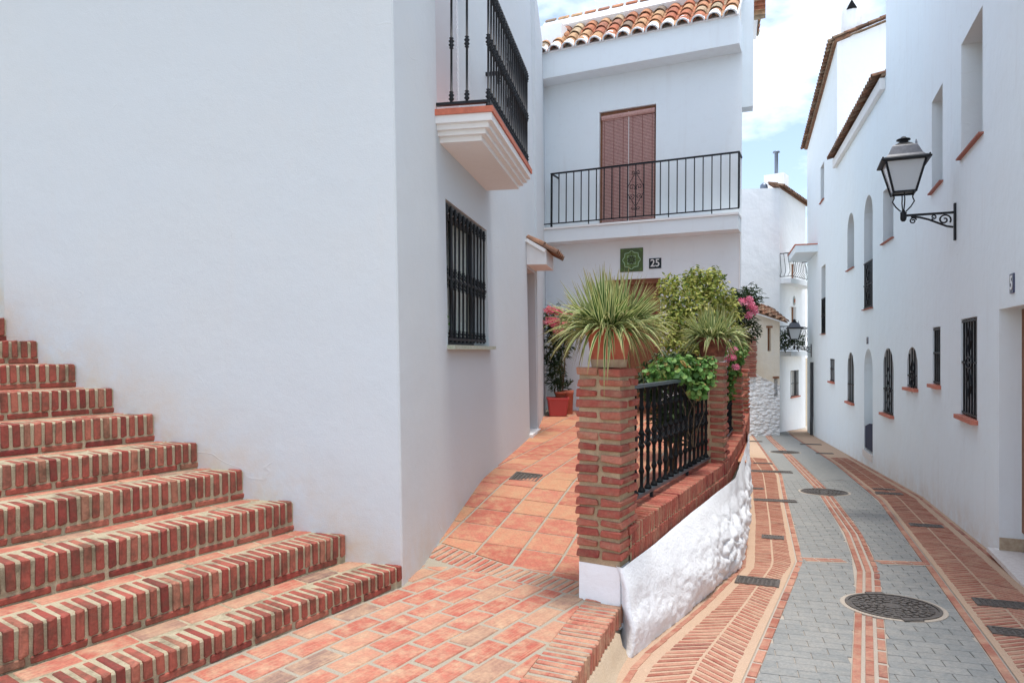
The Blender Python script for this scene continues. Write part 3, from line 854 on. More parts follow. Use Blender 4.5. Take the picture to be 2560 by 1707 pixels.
for i, (p, z) in enumerate(pts):
    zb = pts[i-1][1] if i else PZ
    ln = plan[i]
    a = p - S*(0.08 if i else -0.004)
    back = Q*0.50
    f0, f1 = a + Q*0.007, a + S*(ln+(0.08 if i else 0)) + Q*0.007
    ztop = z-0.003
    mb = MB()
    # body in mortar; the front joint is rounded over by an extra row
    pr = [(0.0, zb-0.03), (0.0, ztop-0.012), (0.012, ztop), (0.5, ztop), (0.5, zb-0.03)]
    m = 14
    for k in range(m+1):
        b = f0 + (f1-f0)*k/m
        for o, zz in pr:
            q = b+Q*o; mb.v.append((q.x, q.y, zz))
    for k in range(m):
        for j in range(4): mb.f.append((5*k+j, 5*k+5+j, 5*k+6+j, 5*k+j+1))
    mb.f.append((0, 1, 2, 3, 4)); mb.f.append(tuple(5*m+j for j in (4, 3, 2, 1, 0)))
    st = mb.build('step', 'mortar', stairs)
    steps.append((st, p, z, zb, ln))
allb = []
for i, (st, p, z, zb, ln) in enumerate(steps):
    k = 0; t = 0.012
    rise = z-zb
    sh = min(0.150, rise-0.05)
    while t < ln:
        w = random.uniform(0.038, 0.044)
        me = brick_mesh((round(w, 3), 0.225, round(sh, 2)), 'brick_step', 0.006, 0.0045, 3)
        c = p + S*(t+w/2) + Q*(0.1045+random.uniform(-0.004, 0.004))
        allb.append((st, me, frameM((c.x, c.y, z-sh/2+random.uniform(-.002, .002)), (S.x, S.y, 0), (Q.x, Q.y, 0), (0, 0, 1)) @ Matrix.Rotation(random.uniform(-.02, .02), 4, 'Y')))
        t += w+random.uniform(0.017, 0.025)
    t = -random.uniform(0, 0.2)
    while t < ln:                                  # course under the nosing
        me = brick_mesh((0.25, 0.11, 0.038), 'brick_step', 0.006, 0.003)
        c = p + S*(t+0.125) + Q*(0.055-0.001)
        if t > -0.15 and (i or t > 0): allb.append((st, me, frameM((c.x, c.y, zb+0.024), (S.x, S.y, 0), (Q.x, Q.y, 0), (0, 0, 1))))
        t += 0.272
    if i < len(steps)-1:
        t = -random.uniform(0.0, 0.2)
        gap = abs((steps[i+1][1]-p).dot(Q))-0.245
        while t < ln:                              # stretcher row at the back of the tread
            me = brick_mesh((0.25, round(max(0.05, gap-0.012), 2), 0.036), 'brick_paving', 0.005, 0.002)
            c = p + S*(t+0.125) + Q*(0.243+gap/2)
            allb.append((st, me, frameM((c.x, c.y, z-0.0165), (S.x, S.y, 0), (Q.x, Q.y, 0), (0, 0, 1))))
            t += 0.266
allb.sort(key=lambda q: (not inview(q[2].translation), q[2].translation.length))
for st, me, M in allb[:300]: inst('brick', me, M, st)
V = []; Fc = []; rn = []
for st, me, M in allb[300:]:
    b = len(V); V += [M @ v.co for v in me.vertices]; Fc += [tuple(i+b for i in q.vertices) for q in me.polygons]; rn += [random.random()]*len(me.polygons)
if V: mk('brick', V, Fc, 'brick_step', stairs, rnd=rn, kind='stuff')

# ------------------------------------------------------------------ shared builders for iron work and windows
def baluster_mesh(name, h, r=0.011, knots=(0.05, 0.5, 0.95), mat='iron', n=8, kr=2.1):
    prof = [(0, r*1.6), (0.012, r*1.6), (0.018, r)]
    for kf in knots:
        z = h*kf
        prof += [(z-0.05, r), (z-0.042, r*kr*0.8), (z-0.034, r*1.15), (z-0.016, r*kr), (z, r*1.3), (z+0.016, r*kr), (z+0.034, r*1.15), (z+0.042, r*kr*0.8), (z+0.05, r)]
    prof += [(h-0.01, r), (h, r)]
    prof = sorted([(max(0, min(h, z)), q) for z, q in prof], key=lambda t: t[0])
    return lathe_mesh(name, prof, mat, n)
def sill(F, s0, s1, z, parent, mat='sill_red', t=0.045, out=0.06, inn=-0.28):
    return fbox('sill', F, (min(s0, s1)-0.05, max(s0, s1)+0.05, z-t, z, inn, out), mat, parent)
def bar_grille(F, s0, s1, z0, z1, parent, nb=5, o=-0.04, ornaments=True, cross=(0.5,), archy=0.0, t=0.011, name='window_grille'):
    a, b = min(s0, s1), max(s0, s1); w = b-a; m = (a+b)/2
    def top(s):
        if not archy: return z1
        q = max(0.0, 1-((s-m)/(w/2))**2); return z1-archy+archy*math.sqrt(q)
    fr = MB()
    fr.box8(F.box(a, b, z0+0.02, z0+0.02+t*2, o-t, o+t))
    if not archy: fr.box8(F.box(a, b, z1-0.02-t*2, z1-0.02, o-t, o+t))
    for c in cross:
        zz = z0+(z1-archy-z0)*c
        fr.box8(F.box(a-0.01, b+0.01, zz-t, zz+t, o-t*1.1, o+t*1.1))
    g = fr.build(name, 'iron', parent)
    for i in range(nb):
        s = a+w*(i+0.5)/nb
        mk('bar', F.box(s-t*0.8, s+t*0.8, z0+0.01, top(s)-0.012, o-t*0.8, o+t*0.8), BOXF, 'iron', g)
    if ornaments:
        for c in cross:
            zz = z0+(z1-archy-z0)*c
            for dz in (-0.26, 0.26):
                if z1-z0 < 0.9: dz *= 0.5
                path = [F.p(m, zz+dz-0.16, o+0.016), F.p(m+w*0.16, zz+dz, o+0.016), F.p(m, zz+dz+0.16, o+0.016), F.p(m-w*0.16, zz+dz, o+0.016)]
                mk('ornament', *tube(path, t*0.9, 4, True), 'iron', g)
            mk('ornament', *tube([F.p(m+w*0.2*math.cos(q), zz+0.07*math.sin(q), o+0.016) for q in [k*math.pi/5 for k in range(10)]], t*0.9, 4, True), 'iron', g)
    return g
def pane(F, s0, s1, z0, z1, o, parent, mat='dark_glass', name='pane', archy=0.0):
    poly = arch(s0, s1, z0, z1, 10, archy) if archy else rect(s0, s1, z0, z1)
    return mk(name, [F.p(a, z, o) for a, z in poly], [tuple(range(len(poly)))], mat, parent)
def win_frame(F, s0, s1, z0, z1, o, parent, mat='wood', t=0.05, mull=1, name='window'):
    mb = MB(); a, b = min(s0, s1), max(s0, s1)
    mb.box8(F.box(a, a+t, z0, z1, o-0.02, o+0.02)); mb.box8(F.box(b-t, b, z0, z1, o-0.02, o+0.02))
    mb.box8(F.box(a+t, b-t, z1-t, z1, o-0.02, o+0.02)); mb.box8(F.box(a+t, b-t, z0, z0+t, o-0.02, o+0.02))
    for k in range(mull):
        s = a+(b-a)*(k+1)/(mull+1); mb.box8(F.box(s-t*0.4, s+t*0.4, z0+t, z1-t, o-0.018, o+0.018))
    return mb.build(name, mat, parent)
def text_mesh(body, size, c, ax, ay, parent, mat, name='digits', sx=1.0, ext=0.002):
    cu = bpy.data.curves.new('t', 'FONT'); cu.body = body; cu.size = size; cu.align_x = 'CENTER'; cu.align_y = 'CENTER'; cu.extrude = ext; cu.offset = size*0.012
    to = bpy.data.objects.new('t', cu); COL.objects.link(to); bpy.context.view_layer.update()
    me = bpy.data.meshes.new_from_object(to.evaluated_get(bpy.context.evaluated_depsgraph_get()))
    bpy.data.objects.remove(to)
    ax, ay = Vector(ax), Vector(ay); az = ax.cross(ay)
    V = [Vector(c)+ax*v.co.x*sx+ay*v.co.y+az*v.co.z for v in me.vertices]; Fc = [tuple(p.vertices) for p in me.polygons]
    return mk(name, V, Fc, mat, parent)
def barrel(name, r0, r1, ln, mat, th=0.012, n=7, var=0):
    """half-round clay tile, along +Y, wider end at y=0"""
    V = []; Fc = []
    for y, r in ((0, r0), (ln, r1)):
        for q in (r, r-th):
            for k in range(n+1):
                a = math.pi*k/n; V.append((q*math.cos(a), y, q*math.sin(a)*0.92))
    m = n+1
    for k in range(n):
        Fc.append((k, k+1, 2*m+k+1, 2*m+k)); Fc.append((m+k+1, m+k, 3*m+k, 3*m+k+1)); Fc.append((k+1, k, m+k, m+k+1)); Fc.append((2*m+k, 2*m+k+1, 3*m+k+1, 3*m+k))
    Fc.append((0, 2*m, 3*m, m)); Fc.append((n, m+n, 3*m+n, 2*m+n))
    me = bpy.data.meshes.new(name); me.from_pydata(V, [], Fc); me.materials.append(MATS[mat])
    me.update(); return me
TILE = [barrel('roof_tile', 0.098, 0.080, 0.36, 'roof_tile'), barrel('roof_tile', 0.100, 0.079, 0.36, 'roof_tile', 0.013)]
TILE_OLD = [barrel('roof_tile', 0.098, 0.080, 0.36, 'roof_old'), barrel('roof_tile', 0.100, 0.079, 0.36, 'roof_old', 0.013)]
TILE_W = barrel('eaves_tile', 0.106, 0.090, 0.16, 'plaster_bright', 0.022)
def tiled_roof(F, s0, s1, z, o, up, pitch, pitch_col, rows, parent, expo=0.27, scale=1.0, white_ends=True, limit=300, deck=True, deckmat='plaster_trim', old=False):
    """barrel tiles: covers in columns along the eaves line (z, o), running back up the slope"""
    d3, n3, z3 = F.ax()
    upv = (-n3*math.cos(pitch)+z3*math.sin(pitch)); nv = (z3*math.cos(pitch)+n3*math.sin(pitch))
    ncol = max(1, round(abs(s1-s0)/pitch_col)); ps = Pieces('roof_tile', parent, limit)
    ln = expo*rows
    if deck:
        a = F.p(s0, z, o)-nv*0.01; b = F.p(s1, z, o)-nv*0.01
        if old: a = a+upv*0.13; b = b+upv*0.13; ln -= 0.13
        V = [a, b, b+upv*ln, a+upv*ln, a-nv*0.05, b-nv*0.05, b+upv*ln-nv*0.05, a+upv*ln-nv*0.05]
        mk('roof_deck', V, [(0, 1, 2, 3), (7, 6, 5, 4), (0, 4, 5, 1), (1, 5, 6, 2), (2, 6, 7, 3), (3, 7, 4, 0)], deckmat, parent)
    for c in range(ncol):
        s = s0+(s1-s0)*(c+0.5)/ncol
        for r in range(rows):
            c0 = F.p(s, z, o)+upv*(expo*r-0.03)+nv*(0.012+random.uniform(-.004, .004))
            M = frameM(c0, d3.cross(Vector((0, 0, 0))) if False else d3, upv, nv) @ Matrix.Rotation(random.uniform(-.03, .03), 4, 'Z') @ Matrix.Rotation(R(-3.5), 4, 'X') @ Matrix.Diagonal((scale, scale, scale, 1))
            ps.mesh(random.choice(TILE_OLD if old else TILE), M)
        # channel tile between covers, hollow side up
        s2 = s0+(s1-s0)*(c+1)/ncol
        if c < ncol-1:
            for r in range(rows):
                c0 = F.p(s2, z, o)+upv*(expo*r-0.02)+nv*0.072*scale
                ps.mesh(random.choice(TILE_OLD if old else TILE), frameM(c0, -d3, upv, -nv) @ Matrix.Rotation(R(3.0), 4, 'X') @ Matrix.Diagonal((scale*0.95, scale, scale*0.7, 1)))
    ps.done()
    if white_ends:
        for c in range(ncol):
            s = s0+(s1-s0)*(c+0.5)/ncol
            inst('eaves_tile', TILE_W, frameM(F.p(s, z, o)-upv*0.055+nv*0.006, d3, upv, nv) @ Matrix.Diagonal((scale, scale, scale, 1)), parent)
    return upv, nv

# ------------------------------------------------------------------ left house
LS = Fr(corner, (0.192, 1.0), (1.0, -0.192), lean=-0.0175)
lh = thing('white_house', 'large plain white house with iron balcony filling the left of the view', 'house', (-2.4, 5.0, PZ))
TOP = 5.95
wx = [LS.hit(1023, 457), LS.hit(1118, 527)]
ws0, ws1 = wx[0][0], wx[1][0]; wz1 = (wx[0][1]+wx[1][1])/2; wz0 = LS.hit(1070, 793)[1]
bs0, bs1 = LS.sD(5.80), LS.sD(6.95); bz = 2.02
ds0, ds1 = LS.sD(10.22), LS.sD(11.0)-0.05; dz0, dz1 = TZ(10.5)+0.02, 1.24
endS = LS.sD(11.0)
holes = [rect(ws0, ws1, wz0, wz1), rect(bs0, bs1, bz+0.03, 4.25), rect(ds0, ds1, dz0, dz1)]
mb = wall_mesh(LS, rect(0.012, endS, -2.2, TOP), holes, [0.22, 0.16, 0.20])
mb.add([LF.p(0.012, -2.2), LS.p(0.012, -2.2), LS.p(0.012, TOP), LF.p(0.012, TOP)], [(0, 1, 2, 3)])
fl = LF.hit(8, 600)[0]
G = 12
mb.add([LF.p(0.012+(fl-0.012)*i/G, -2.2+(TOP+2.2)*j/G) for j in range(G+1) for i in range(G+1)], [(j*(G+1)+i, j*(G+1)+i+1, (j+1)*(G+1)+i+1, (j+1)*(G+1)+i) for j in range(G) for i in range(G)])
p1 = LF.p(fl, -2.2); pe = LS.p(endS, -2.2); e2 = Fr((LW[1][0]+0.115, 11.0), (0.103, 1.0), (1, -0.103), lean=-0.008)
mb.add([LF.p(fl, -2.2), LF.p(fl, TOP), (p1.x-0.3, 9.0, TOP), (p1.x-0.3, 9.0, -2.2), (p1.x-0.3, 14, -2.2), (p1.x-0.3, 14, TOP), (0.5, 14, TOP), (0.5, 14, -2.2)], [(0, 1, 2, 3), (3, 2, 5, 4), (4, 5, 6, 7)])
mb.add([LF.p(-0.0, TOP), LF.p(fl, TOP), (p1.x-0.3, 14, TOP), (0.5, 14, TOP), LS.p(endS, TOP)], [(0, 1, 2, 3, 4)])
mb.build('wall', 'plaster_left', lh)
# wall running on beyond the doorway to number 25
mb = wall_mesh(e2, rect(0.0, 2.7, -2.2, TOP), [], 0.1)
mb.add([e2.p(0, -2.2), e2.p(0, TOP), LS.p(endS, TOP, -0.01), LS.p(endS, -2.2, -0.01)], [(0, 1, 2, 3)])
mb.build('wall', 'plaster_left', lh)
fbox('roof_edge', LF, (-0.45, fl, TOP-0.12, TOP+0.05, 0.004, 0.35), 'plaster_trim', lh)
# street-side window with turned bars
w = win_frame(LS, ws0, ws1, wz0, wz1, -0.19, lh, 'pipe_dark', 0.05, 1)
pane(LS, ws0, ws1, wz0, wz1, -0.195, w, 'clear_glass')
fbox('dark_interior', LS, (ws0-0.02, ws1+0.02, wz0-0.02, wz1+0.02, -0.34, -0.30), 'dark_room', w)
cw = ws1-ws0
mk('curtain', [LS.p(ws0+cw*(0.30+0.66*k/16), zz, -0.215+0.010*math.sin(k*2.2)) for zz in (wz0+0.02, wz1-0.02) for k in range(17)], [(k, k+1, 18+k, 17+k) for k in range(16)], 'curtain', w)
sl = fbox('sill', LS, (ws0-0.03, ws1+0.06, wz0-0.035, wz0+0.002, -0.18, 0.07), 'sill_green', lh)
gr = MB()
gh = wz1-wz0
for zz in (wz0+0.055, wz1-0.05): gr.box8(LS.box(ws0+0.005, ws1-0.06, zz-0.012, zz+0.012, -0.045, -0.015))
zc = wz0+gh*0.47
gr.box8(LS.box(ws0-0.01, ws1+0.015, zc-0.011, zc+0.011, -0.045, -0.015))
g1 = gr.build('window_grille', 'iron', lh)
bm = baluster_mesh('bar', gh-0.06, 0.0100, (0.05, 0.43, 0.51, 0.95), 'iron', 8, 2.3)
for i in range(11):
    inst('bar', bm, Matrix.Translation(LS.p(ws0+0.05+(cw-0.16)*i/10, wz0+0.03, -0.03)), g1)
# balcony
nx, nz = LS.hit(998, 228); bt = 2.03
b0 = nx; b1 = LS.sD(7.74); ov = 0.50
bal = fbox('balcony', LS, (b0+0.13, b1-0.13, bt-0.245, bt-0.20, -0.05, ov-0.13), 'plaster_trim', lh)
fbox('slab', LS, (b0+0.015, b1-0.015, bt-0.115, bt-0.05, -0.05, ov-0.015), 'plaster_trim', bal)
fbox('moulding', LS, (b0+0.05, b1-0.05, bt-0.16, bt-0.115, -0.05, ov-0.05), 'plaster_trim', bal)
fbox('moulding', LS, (b0+0.085, b1-0.085, bt-0.20, bt-0.16, -0.05, ov-0.085), 'plaster_trim', bal)
fbox('tile_edge', LS, (b0, b1, bt-0.05, bt, -0.02, ov), 'balcony_tile', bal)
rb, rt_ = bt+0.055, bt+1.08
oo = ov-0.05
for nm, zz, hh in (('bottom_rail', rb, 0.012), ('handrail', rt_, 0.018)):
    m_ = MB()
    m_.box8(LS.box(b0+0.04, b1-0.04, zz-hh, zz+hh, oo-0.018, oo+0.018))
    m_.box8(LS.box(b0+0.04, b0+0.076, zz-hh, zz+hh, 0.0, oo-0.0185)); m_.box8(LS.box(b1-0.076, b1-0.04, zz-hh, zz+hh, 0.0, oo-0.0185))
    m_.build(nm, 'iron', bal)
bm = baluster_mesh('baluster', rt_-rb, 0.0098, (0.055, 0.50, 0.93), 'iron', 8, 2.6)
nb = 19
for i in range(nb): inst('baluster', bm, Matrix.Translation(LS.p(b0+0.058+(b1-b0-0.116)*i/(nb-1), rb, oo)), bal)
for e in (b0+0.058, b1-0.058):
    for k in (0.13, 0.265): inst('baluster', bm, Matrix.Translation(LS.p(e, rb, k)), bal)
for e in (b0+0.058, (b0+b1)/2, b1-0.058):
    V, Fc = lathe([(0, 0.03), (0.03, 0.022), (0.055, 0.014)], 8, LS.p(e, bt, oo)); mk('foot', V, Fc, 'iron', bal, smooth=True)
d3, n3, z3 = LS.ax()
mid = (b0+b1)/2
for sg in (-1, 1):
    for zz in (rb+0.3, rb+0.7):
        mk('scroll', *tube(spiral(LS.p(mid+sg*0.09, zz, oo), d3*sg, z3, 0.015, 0.085, 1.6, 0.5), 0.007, 5), 'iron', bal)
# shutter behind the balcony
sh = win_frame(LS, bs0, bs1, bz+0.03, 4.25, -0.13, lh, 'shutter_white', 0.05, 0, 'balcony_door')
ns = 44
for i in range(ns):
    zz = bz+0.08+(2.12)*i/ns
    c = LS.p((bs0+bs1)/2, zz+0.024, -0.128)
    mk('slat', axbox(c, d3, (n3*0.94-z3*0.34).normalized(), (z3*0.94+n3*0.34).normalized(), (bs1-bs0)/2-0.051, 0.006, 0.0235), BOXF, 'shutter_white', sh)
# door by the far end and its little tiled canopy
dr = fbox('door', LS, (ds0, ds1, dz0, dz1, -0.20, -0.16), 'wood_door', lh)
fbox('panel', LS, (ds0+0.12, ds1-0.12, dz0+0.2, dz0+1.0, -0.161, -0.145), 'wood', dr)
fbox('panel', LS, (ds0+0.12, ds1-0.12, dz0+1.15, dz1-0.2, -0.161, -0.145), 'wood', dr)
fbox('doorstep', LS, (ds0-0.05, ds1+0.04, dz0-0.12, dz0+0.015, -0.16, 0.05), 'plaster_trim', lh)
ca0, ca1 = ds0-0.05, endS-0.01
can = mk('door_canopy', [LS.p(ca0, 1.285, 0.002), LS.p(ca1, 1.285, 0.002), LS.p(ca1, 1.285, 0.30), LS.p(ca0, 1.285, 0.30), LS.p(ca0, 1.68, 0.002), LS.p(ca1, 1.68, 0.002), LS.p(ca1, 1.50, 0.30), LS.p(ca0, 1.50, 0.30)], BOXF, 'plaster_trim', lh)
tiled_roof(LS, ca0-0.05, ca1+0.02, 1.44, 0.42, None, R(31), 0.17, 2, can, 0.23, 0.8, False, 300, True, 'plaster_trim', True)
# plant in the window
pot = thing('window_plant', 'small leafy plant behind the iron bars of the left window', 'plant', LS.p(ws0+0.12, wz0+0.003, -0.11))
V, Fc = lathe([(0, 0.05), (0.09, 0.065), (0.095, 0.055)], 10, LS.p(ws0+0.14, wz0+0.003, -0.11)); mk('flower_pot', V, Fc, 'terracotta', pot, smooth=True)
WINPLANT = (pot, LS.p(ws0+0.14, wz0+0.10, -0.10))

# higher wall at the head of the steps
uh = thing('white_wall', 'sliver of white wall beyond the top of the steps at the left edge', 'wall', (-5.2, 6.6, 0))
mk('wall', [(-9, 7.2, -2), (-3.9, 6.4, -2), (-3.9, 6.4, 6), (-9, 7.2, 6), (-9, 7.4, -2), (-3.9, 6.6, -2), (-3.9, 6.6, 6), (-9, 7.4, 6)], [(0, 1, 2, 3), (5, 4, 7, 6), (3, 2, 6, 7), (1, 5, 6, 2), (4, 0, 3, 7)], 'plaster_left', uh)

# ------------------------------------------------------------------ house number 25
H = Fr((0.64, 13.6), (0.9065, -0.4222), (-0.4222, -0.9065), lean=0.006, z0=-1.2)
h25 = thing('tiled_roof_house', 'white house with iron balcony, number 25 and clay tile eaves', 'house', (2.4, 13.0, -1.2))
hr = H.hit(1703, 500)[0]
EO = 0.40                                                                     # projection of eaves beam and balcony slab
oc0, oct_ = H.hit(1377, 250); oc1, oct2 = H.hit(1507, 245)
obz = H.hit(1440, 508)[1]
obz_s = H.hit(1440, 500, EO)[1]
d0 = H.hit(1385, 640)[0]; d1 = H.hit(1517, 640)[0]; dtop = H.hit(1450, 640)[1]
slab_t = H.hit(1470, 505, EO)[1]; slab_b = H.hit(1470, 541, EO)[1]
ev_b = H.hit(1470, 140, EO)[1]; ev_t = H.hit(1470, 80, EO)[1]
otop = (oct_+oct2)/2
hole = [rect(oc0, oc1, slab_t+0.005, otop), rect(d0, d1, -1.25, dtop)]
mb = wall_mesh(H, rect(-0.2, hr, -3.2, ev_t+0.02), hole, [0.14, 0.2])
A = H.p(hr, -3.6); side = Vector((0.325, 1.0)).normalized(); Hs = Fr((A.x, A.y), (side.x, side.y), (side.y, -side.x), lean=0.006, z0=-1.2)
Hs.O = Vector((H.p(hr, -1.2).x, H.p(hr, -1.2).y))
mb.add([Hs.p(0, -3.6), Hs.p(6.5, -3.6), Hs.p(6.5, ev_t+1.2), Hs.p(0, ev_t)], [(0, 1, 2, 3)])
mb.add([Hs.p(6.5, -3.6), Hs.p(6.5, ev_t+1.2), (2.0, 20, ev_t+1.2), (2.0, 20, -3.6)], [(0, 1, 2, 3)])
mb.build('wall', 'plaster_house25', h25)
fbox('eaves_beam', H, (-0.2, hr-0.01, ev_b, ev_t, -0.1, EO), 'plaster_house25', h25)
bal2 = fbox('balcony', H, (-0.2, hr-0.012, slab_b, slab_t-0.04, -0.1, EO), 'plaster_house25', h25)
fbox('slab_edge', H, (-0.2, hr-0.004, slab_t-0.038, slab_t, -0.05, EO+0.03), 'plaster_trim', bal2)
# roof above the eaves: pan and cover tiles, then a white ridge band with flat tiles
upv, nv = tiled_roof(H, -0.05, hr-0.02, ev_t+0.03, EO+0.03, None, R(43), 0.268, 4, h25, 0.265, 1.18)
d3, n3, z3 = H.ax()
rl = 0.265*4
a = H.p(-0.2, ev_t+0.03, EO+0.03)+upv*rl*0.93; b = H.p(hr+0.02, ev_t+0.03, EO+0.03)+upv*rl*0.93
mk('ridge_band', [a, b, b+upv*0.30+nv*0.02, a+upv*0.30+nv*0.02, a+nv*0.13, b+nv*0.13, b+upv*0.30+nv*0.15, a+upv*0.30+nv*0.15], BOXF, 'plaster_bright', h25)
for k in range(14):
    t0 = (k+0.08)/14; t1 = (k+0.86)/14
    q0 = a.lerp(b, t0)+upv*0.285+nv*0.15; q1 = a.lerp(b, t1)+upv*0.285+nv*0.15
    mk('ridge_tile', [q0, q1, q1+upv*0.09, q0+upv*0.09, q0+nv*0.028, q1+nv*0.028, q1+upv*0.09+nv*0.028, q0+upv*0.09+nv*0.028], BOXF, 'roof_tile', h25)
fbox('parapet_wall', H, (0.75, hr-0.02, ev_t+0.9, ev_t+1.75, -1.0, -0.75), 'plaster_bright', h25)
fbox('parapet_end', H, (-0.15, 0.42, ev_t+0.02, ev_t+0.62, -0.05, 0.26), 'plaster_bright', h25)
mk('roof_slab', [H.p(-0.2, ev_t-0.03, -0.1), H.p(hr-0.03, ev_t-0.03, -0.1), Hs.p(6.4, ev_t-0.03, -0.03), (2.0, 20, ev_t-0.03)], [(0, 1, 2, 3)], 'plaster_bright', h25)
# overhanging upper storey on the street side, with its own tiles
ub = fbox('side_bay', Hs, (0.32, 0.60, H.hit(1715, 238)[1]+0.06, ev_t+0.85, -0.02, 0.19), 'plaster_house25', h25)
tiled_roof(Hs, 0.62, 2.4, ev_t+0.80, 0.30, None, R(22), 0.24, 3, h25, 0.27, 1.0, False)
tp = ev_t+0.78
for k in range(7):
    me = random.choice(TILE)
    inst('roof_tile', me, frameM(Hs.p(0.50, ev_t+0.34+0.085*k, 0.20), (0, 0, 1), *[(Hs.ax()[1]), (Hs.ax()[0])]) @ Matrix.Diagonal((0.5, 0.55, 0.5, 1)), h25)
# balcony door with a split-cane blind
dw = fbox('balcony_door', H, (oc0, oc1, slab_t+0.005, otop, -0.145, -0.125), 'dark_room', h25)
fbox('frame', H, (oc0, oc0+0.05, slab_t+0.006, otop, -0.12, -0.07), 'wood', dw)
fbox('frame', H, (oc1-0.03, oc1, slab_t+0.006, otop, -0.12, -0.07), 'wood', dw)
fbox('lintel', H, (oc0+0.05, oc1-0.03, otop-0.09, otop-0.002, -0.12, -0.06), 'wood', dw)
bl_ = mk('blind', tube([H.p(oc0+0.04, otop-0.12, -0.045), H.p(oc1-0.03, otop-0.10, -0.045)], 0.05, 8)[0], tube([H.p(oc0+0.04, otop-0.12, -0.045), H.p(oc1-0.03, otop-0.10, -0.045)], 0.05, 8)[1], 'blind', h25)
nS = 76; ztop_b = otop-0.16
for i in range(nS):
    zz = slab_t+0.02+(ztop_b-slab_t-0.02)*(i+0.5)/nS
    hh = (ztop_b-slab_t)/nS*0.33
    mk('slat', H.box(oc0+0.05, oc1-0.035, zz-hh, zz+hh, -0.052, -0.044), BOXF, 'blind', bl_)
for k in range(6):
    s = oc0+0.09+(oc1-oc0-0.17)*k/5
    mk('cord', H.box(s-0.0035, s+0.0035, slab_t+0.02, ztop_b+0.02, -0.0425, -0.036), BOXF, 'cord', bl_)
sw = oc0+(oc1-oc0)*0.52
mk('pull_cord', H.box(sw-0.005, sw+0.005, slab_t+0.03, ztop_b+0.1, -0.035, -0.027), BOXF, 'plaque_white', bl_)
# plain railing with one scrolled panel
RO = EO-0.03
rs0 = H.hit(1267, 450, RO)[0]; rs1 = H.hit(1697, 450, RO)[0]
rz1 = H.hit(1480, 374, RO)[1]; rz0 = slab_t+0.075
mk('handrail', H.box(rs0-0.02, rs1+0.01, rz1-0.013, rz1+0.013, RO-0.02, RO+0.02), BOXF, 'iron', bal2)
mk('bottom_rail', H.box(-0.15, rs1+0.01, rz0-0.01, rz0+0.01, RO-0.012, RO+0.012), BOXF, 'iron', bal2)
nb = 24
for i in range(nb):
    s = rs0+(rs1-rs0)*i/(nb-1); t = 0.016 if i in (0, nb-1) else 0.0085
    mk('bar', H.box(s-t, s+t, rz0-0.06 if i % 5 == 0 else rz0+0.0105, rz1-0.0135, RO-t, RO+t), BOXF, 'iron', bal2)
for e in (rs0, rs1):
    mk('handrail_return', H.box(e-0.014, e+0.014, rz1-0.014, rz1+0.012, 0.0, RO-0.021), BOXF, 'iron', bal2)
d3, n3, z3 = H.ax()
ms = rs0+(rs1-rs0)*11/(nb-1); mz = (rz0+rz1)/2; pw = (rs1-rs0)/(nb-1)
for sg in (-1, 1):
    o = RO+0.012
    mk('ornament', *tube([H.p(ms+sg*0.012, rz1-0.17, o), H.p(ms+sg*pw*0.92, mz+0.09, o), H.p(ms+sg*pw*0.98, mz-0.05, o), H.p(ms+sg*0.012, rz0+0.2, o)], 0.006, 5), 'iron', bal2)
    for zz, st, dr in ((mz+0.06, 2.0, 1), (mz-0.10, 4.2, 1), (rz1-0.15, 3.6, 1), (rz0+0.15, 2.4, 1)):
        big = 0.062 if abs(zz-mz) < 0.2 else 0.036
        mk('scroll', *tube(spiral(H.p(ms+sg*(pw*0.45 if big > 0.05 else 0.05), zz, o), d3*sg, z3, 0.008, big, 1.3, st, 14), 0.006, 5), 'iron', bal2)
# ground floor door, ceramic tile and number
gd = fbox('front_door', H, (d0, d1, -1.25, dtop, -0.20, -0.15), 'wood_door', h25)
fbox('frame', H, (d0, d0+0.08, -1.25, dtop, -0.149, -0.06), 'wood', gd); fbox('frame', H, (d1-0.08, d1, -1.25, dtop, -0.149, -0.06), 'wood', gd)
fbox('frame', H, (d0+0.08, d1-0.08, dtop-0.09, dtop, -0.149, -0.06), 'wood', gd)
for k in range(4):
    s = d0+0.1+(d1-d0-0.2)*(k % 2)/2
    z_ = -1.1+1.3*(k//2)
    fbox('panel', H, (s+0.04, s+(d1-d0-0.2)/2-0.04, z_, z_+1.1, -0.1505, -0.13), 'wood', gd)
c0, cz1 = H.hit(1425, 571); c1, cz0 = H.hit(1477, 622)
tl = fbox('ceramic_tile', H, (c0, c1, cz0, cz1, -0.01, 0.012), 'tile_olive', h25)
cm, cz = (c0+c1)/2, (cz0+cz1)/2; cr_ = (c1-c0)/2
def star(r_out, r_in, n, o, w, name, mat, rot=0.0):
    P = [(r_out if i % 2 == 0 else r_in, rot+math.pi*i/n) for i in range(2*n)]
    V = [H.p(cm+r*math.cos(a), cz+r*math.sin(a), o) for r, a in P]+[H.p(cm+(r-w)*math.cos(a), cz+(r-w)*math.sin(a), o) for r, a in P]
    m = 2*n
    mk(name, V, [(i, (i+1) % m, m+(i+1) % m, m+i) for i in range(m)], mat, tl)
mk('star', [H.p(cm+r*math.cos(a), cz+r*math.sin(a), 0.0135) for r, a in [((cr_*0.80 if i % 2 == 0 else cr_*0.66), math.pi*i/8) for i in range(16)]], [tuple(range(16))], 'tile_green', tl)
star(cr_*0.84, cr_*0.70, 8, 0.0155, cr_*0.06, 'star_border', 'tile_mint')
star(cr_*0.52, cr_*0.34, 4, 0.0160, cr_*0.05, 'star_border', 'tile_mint', math.pi/4)
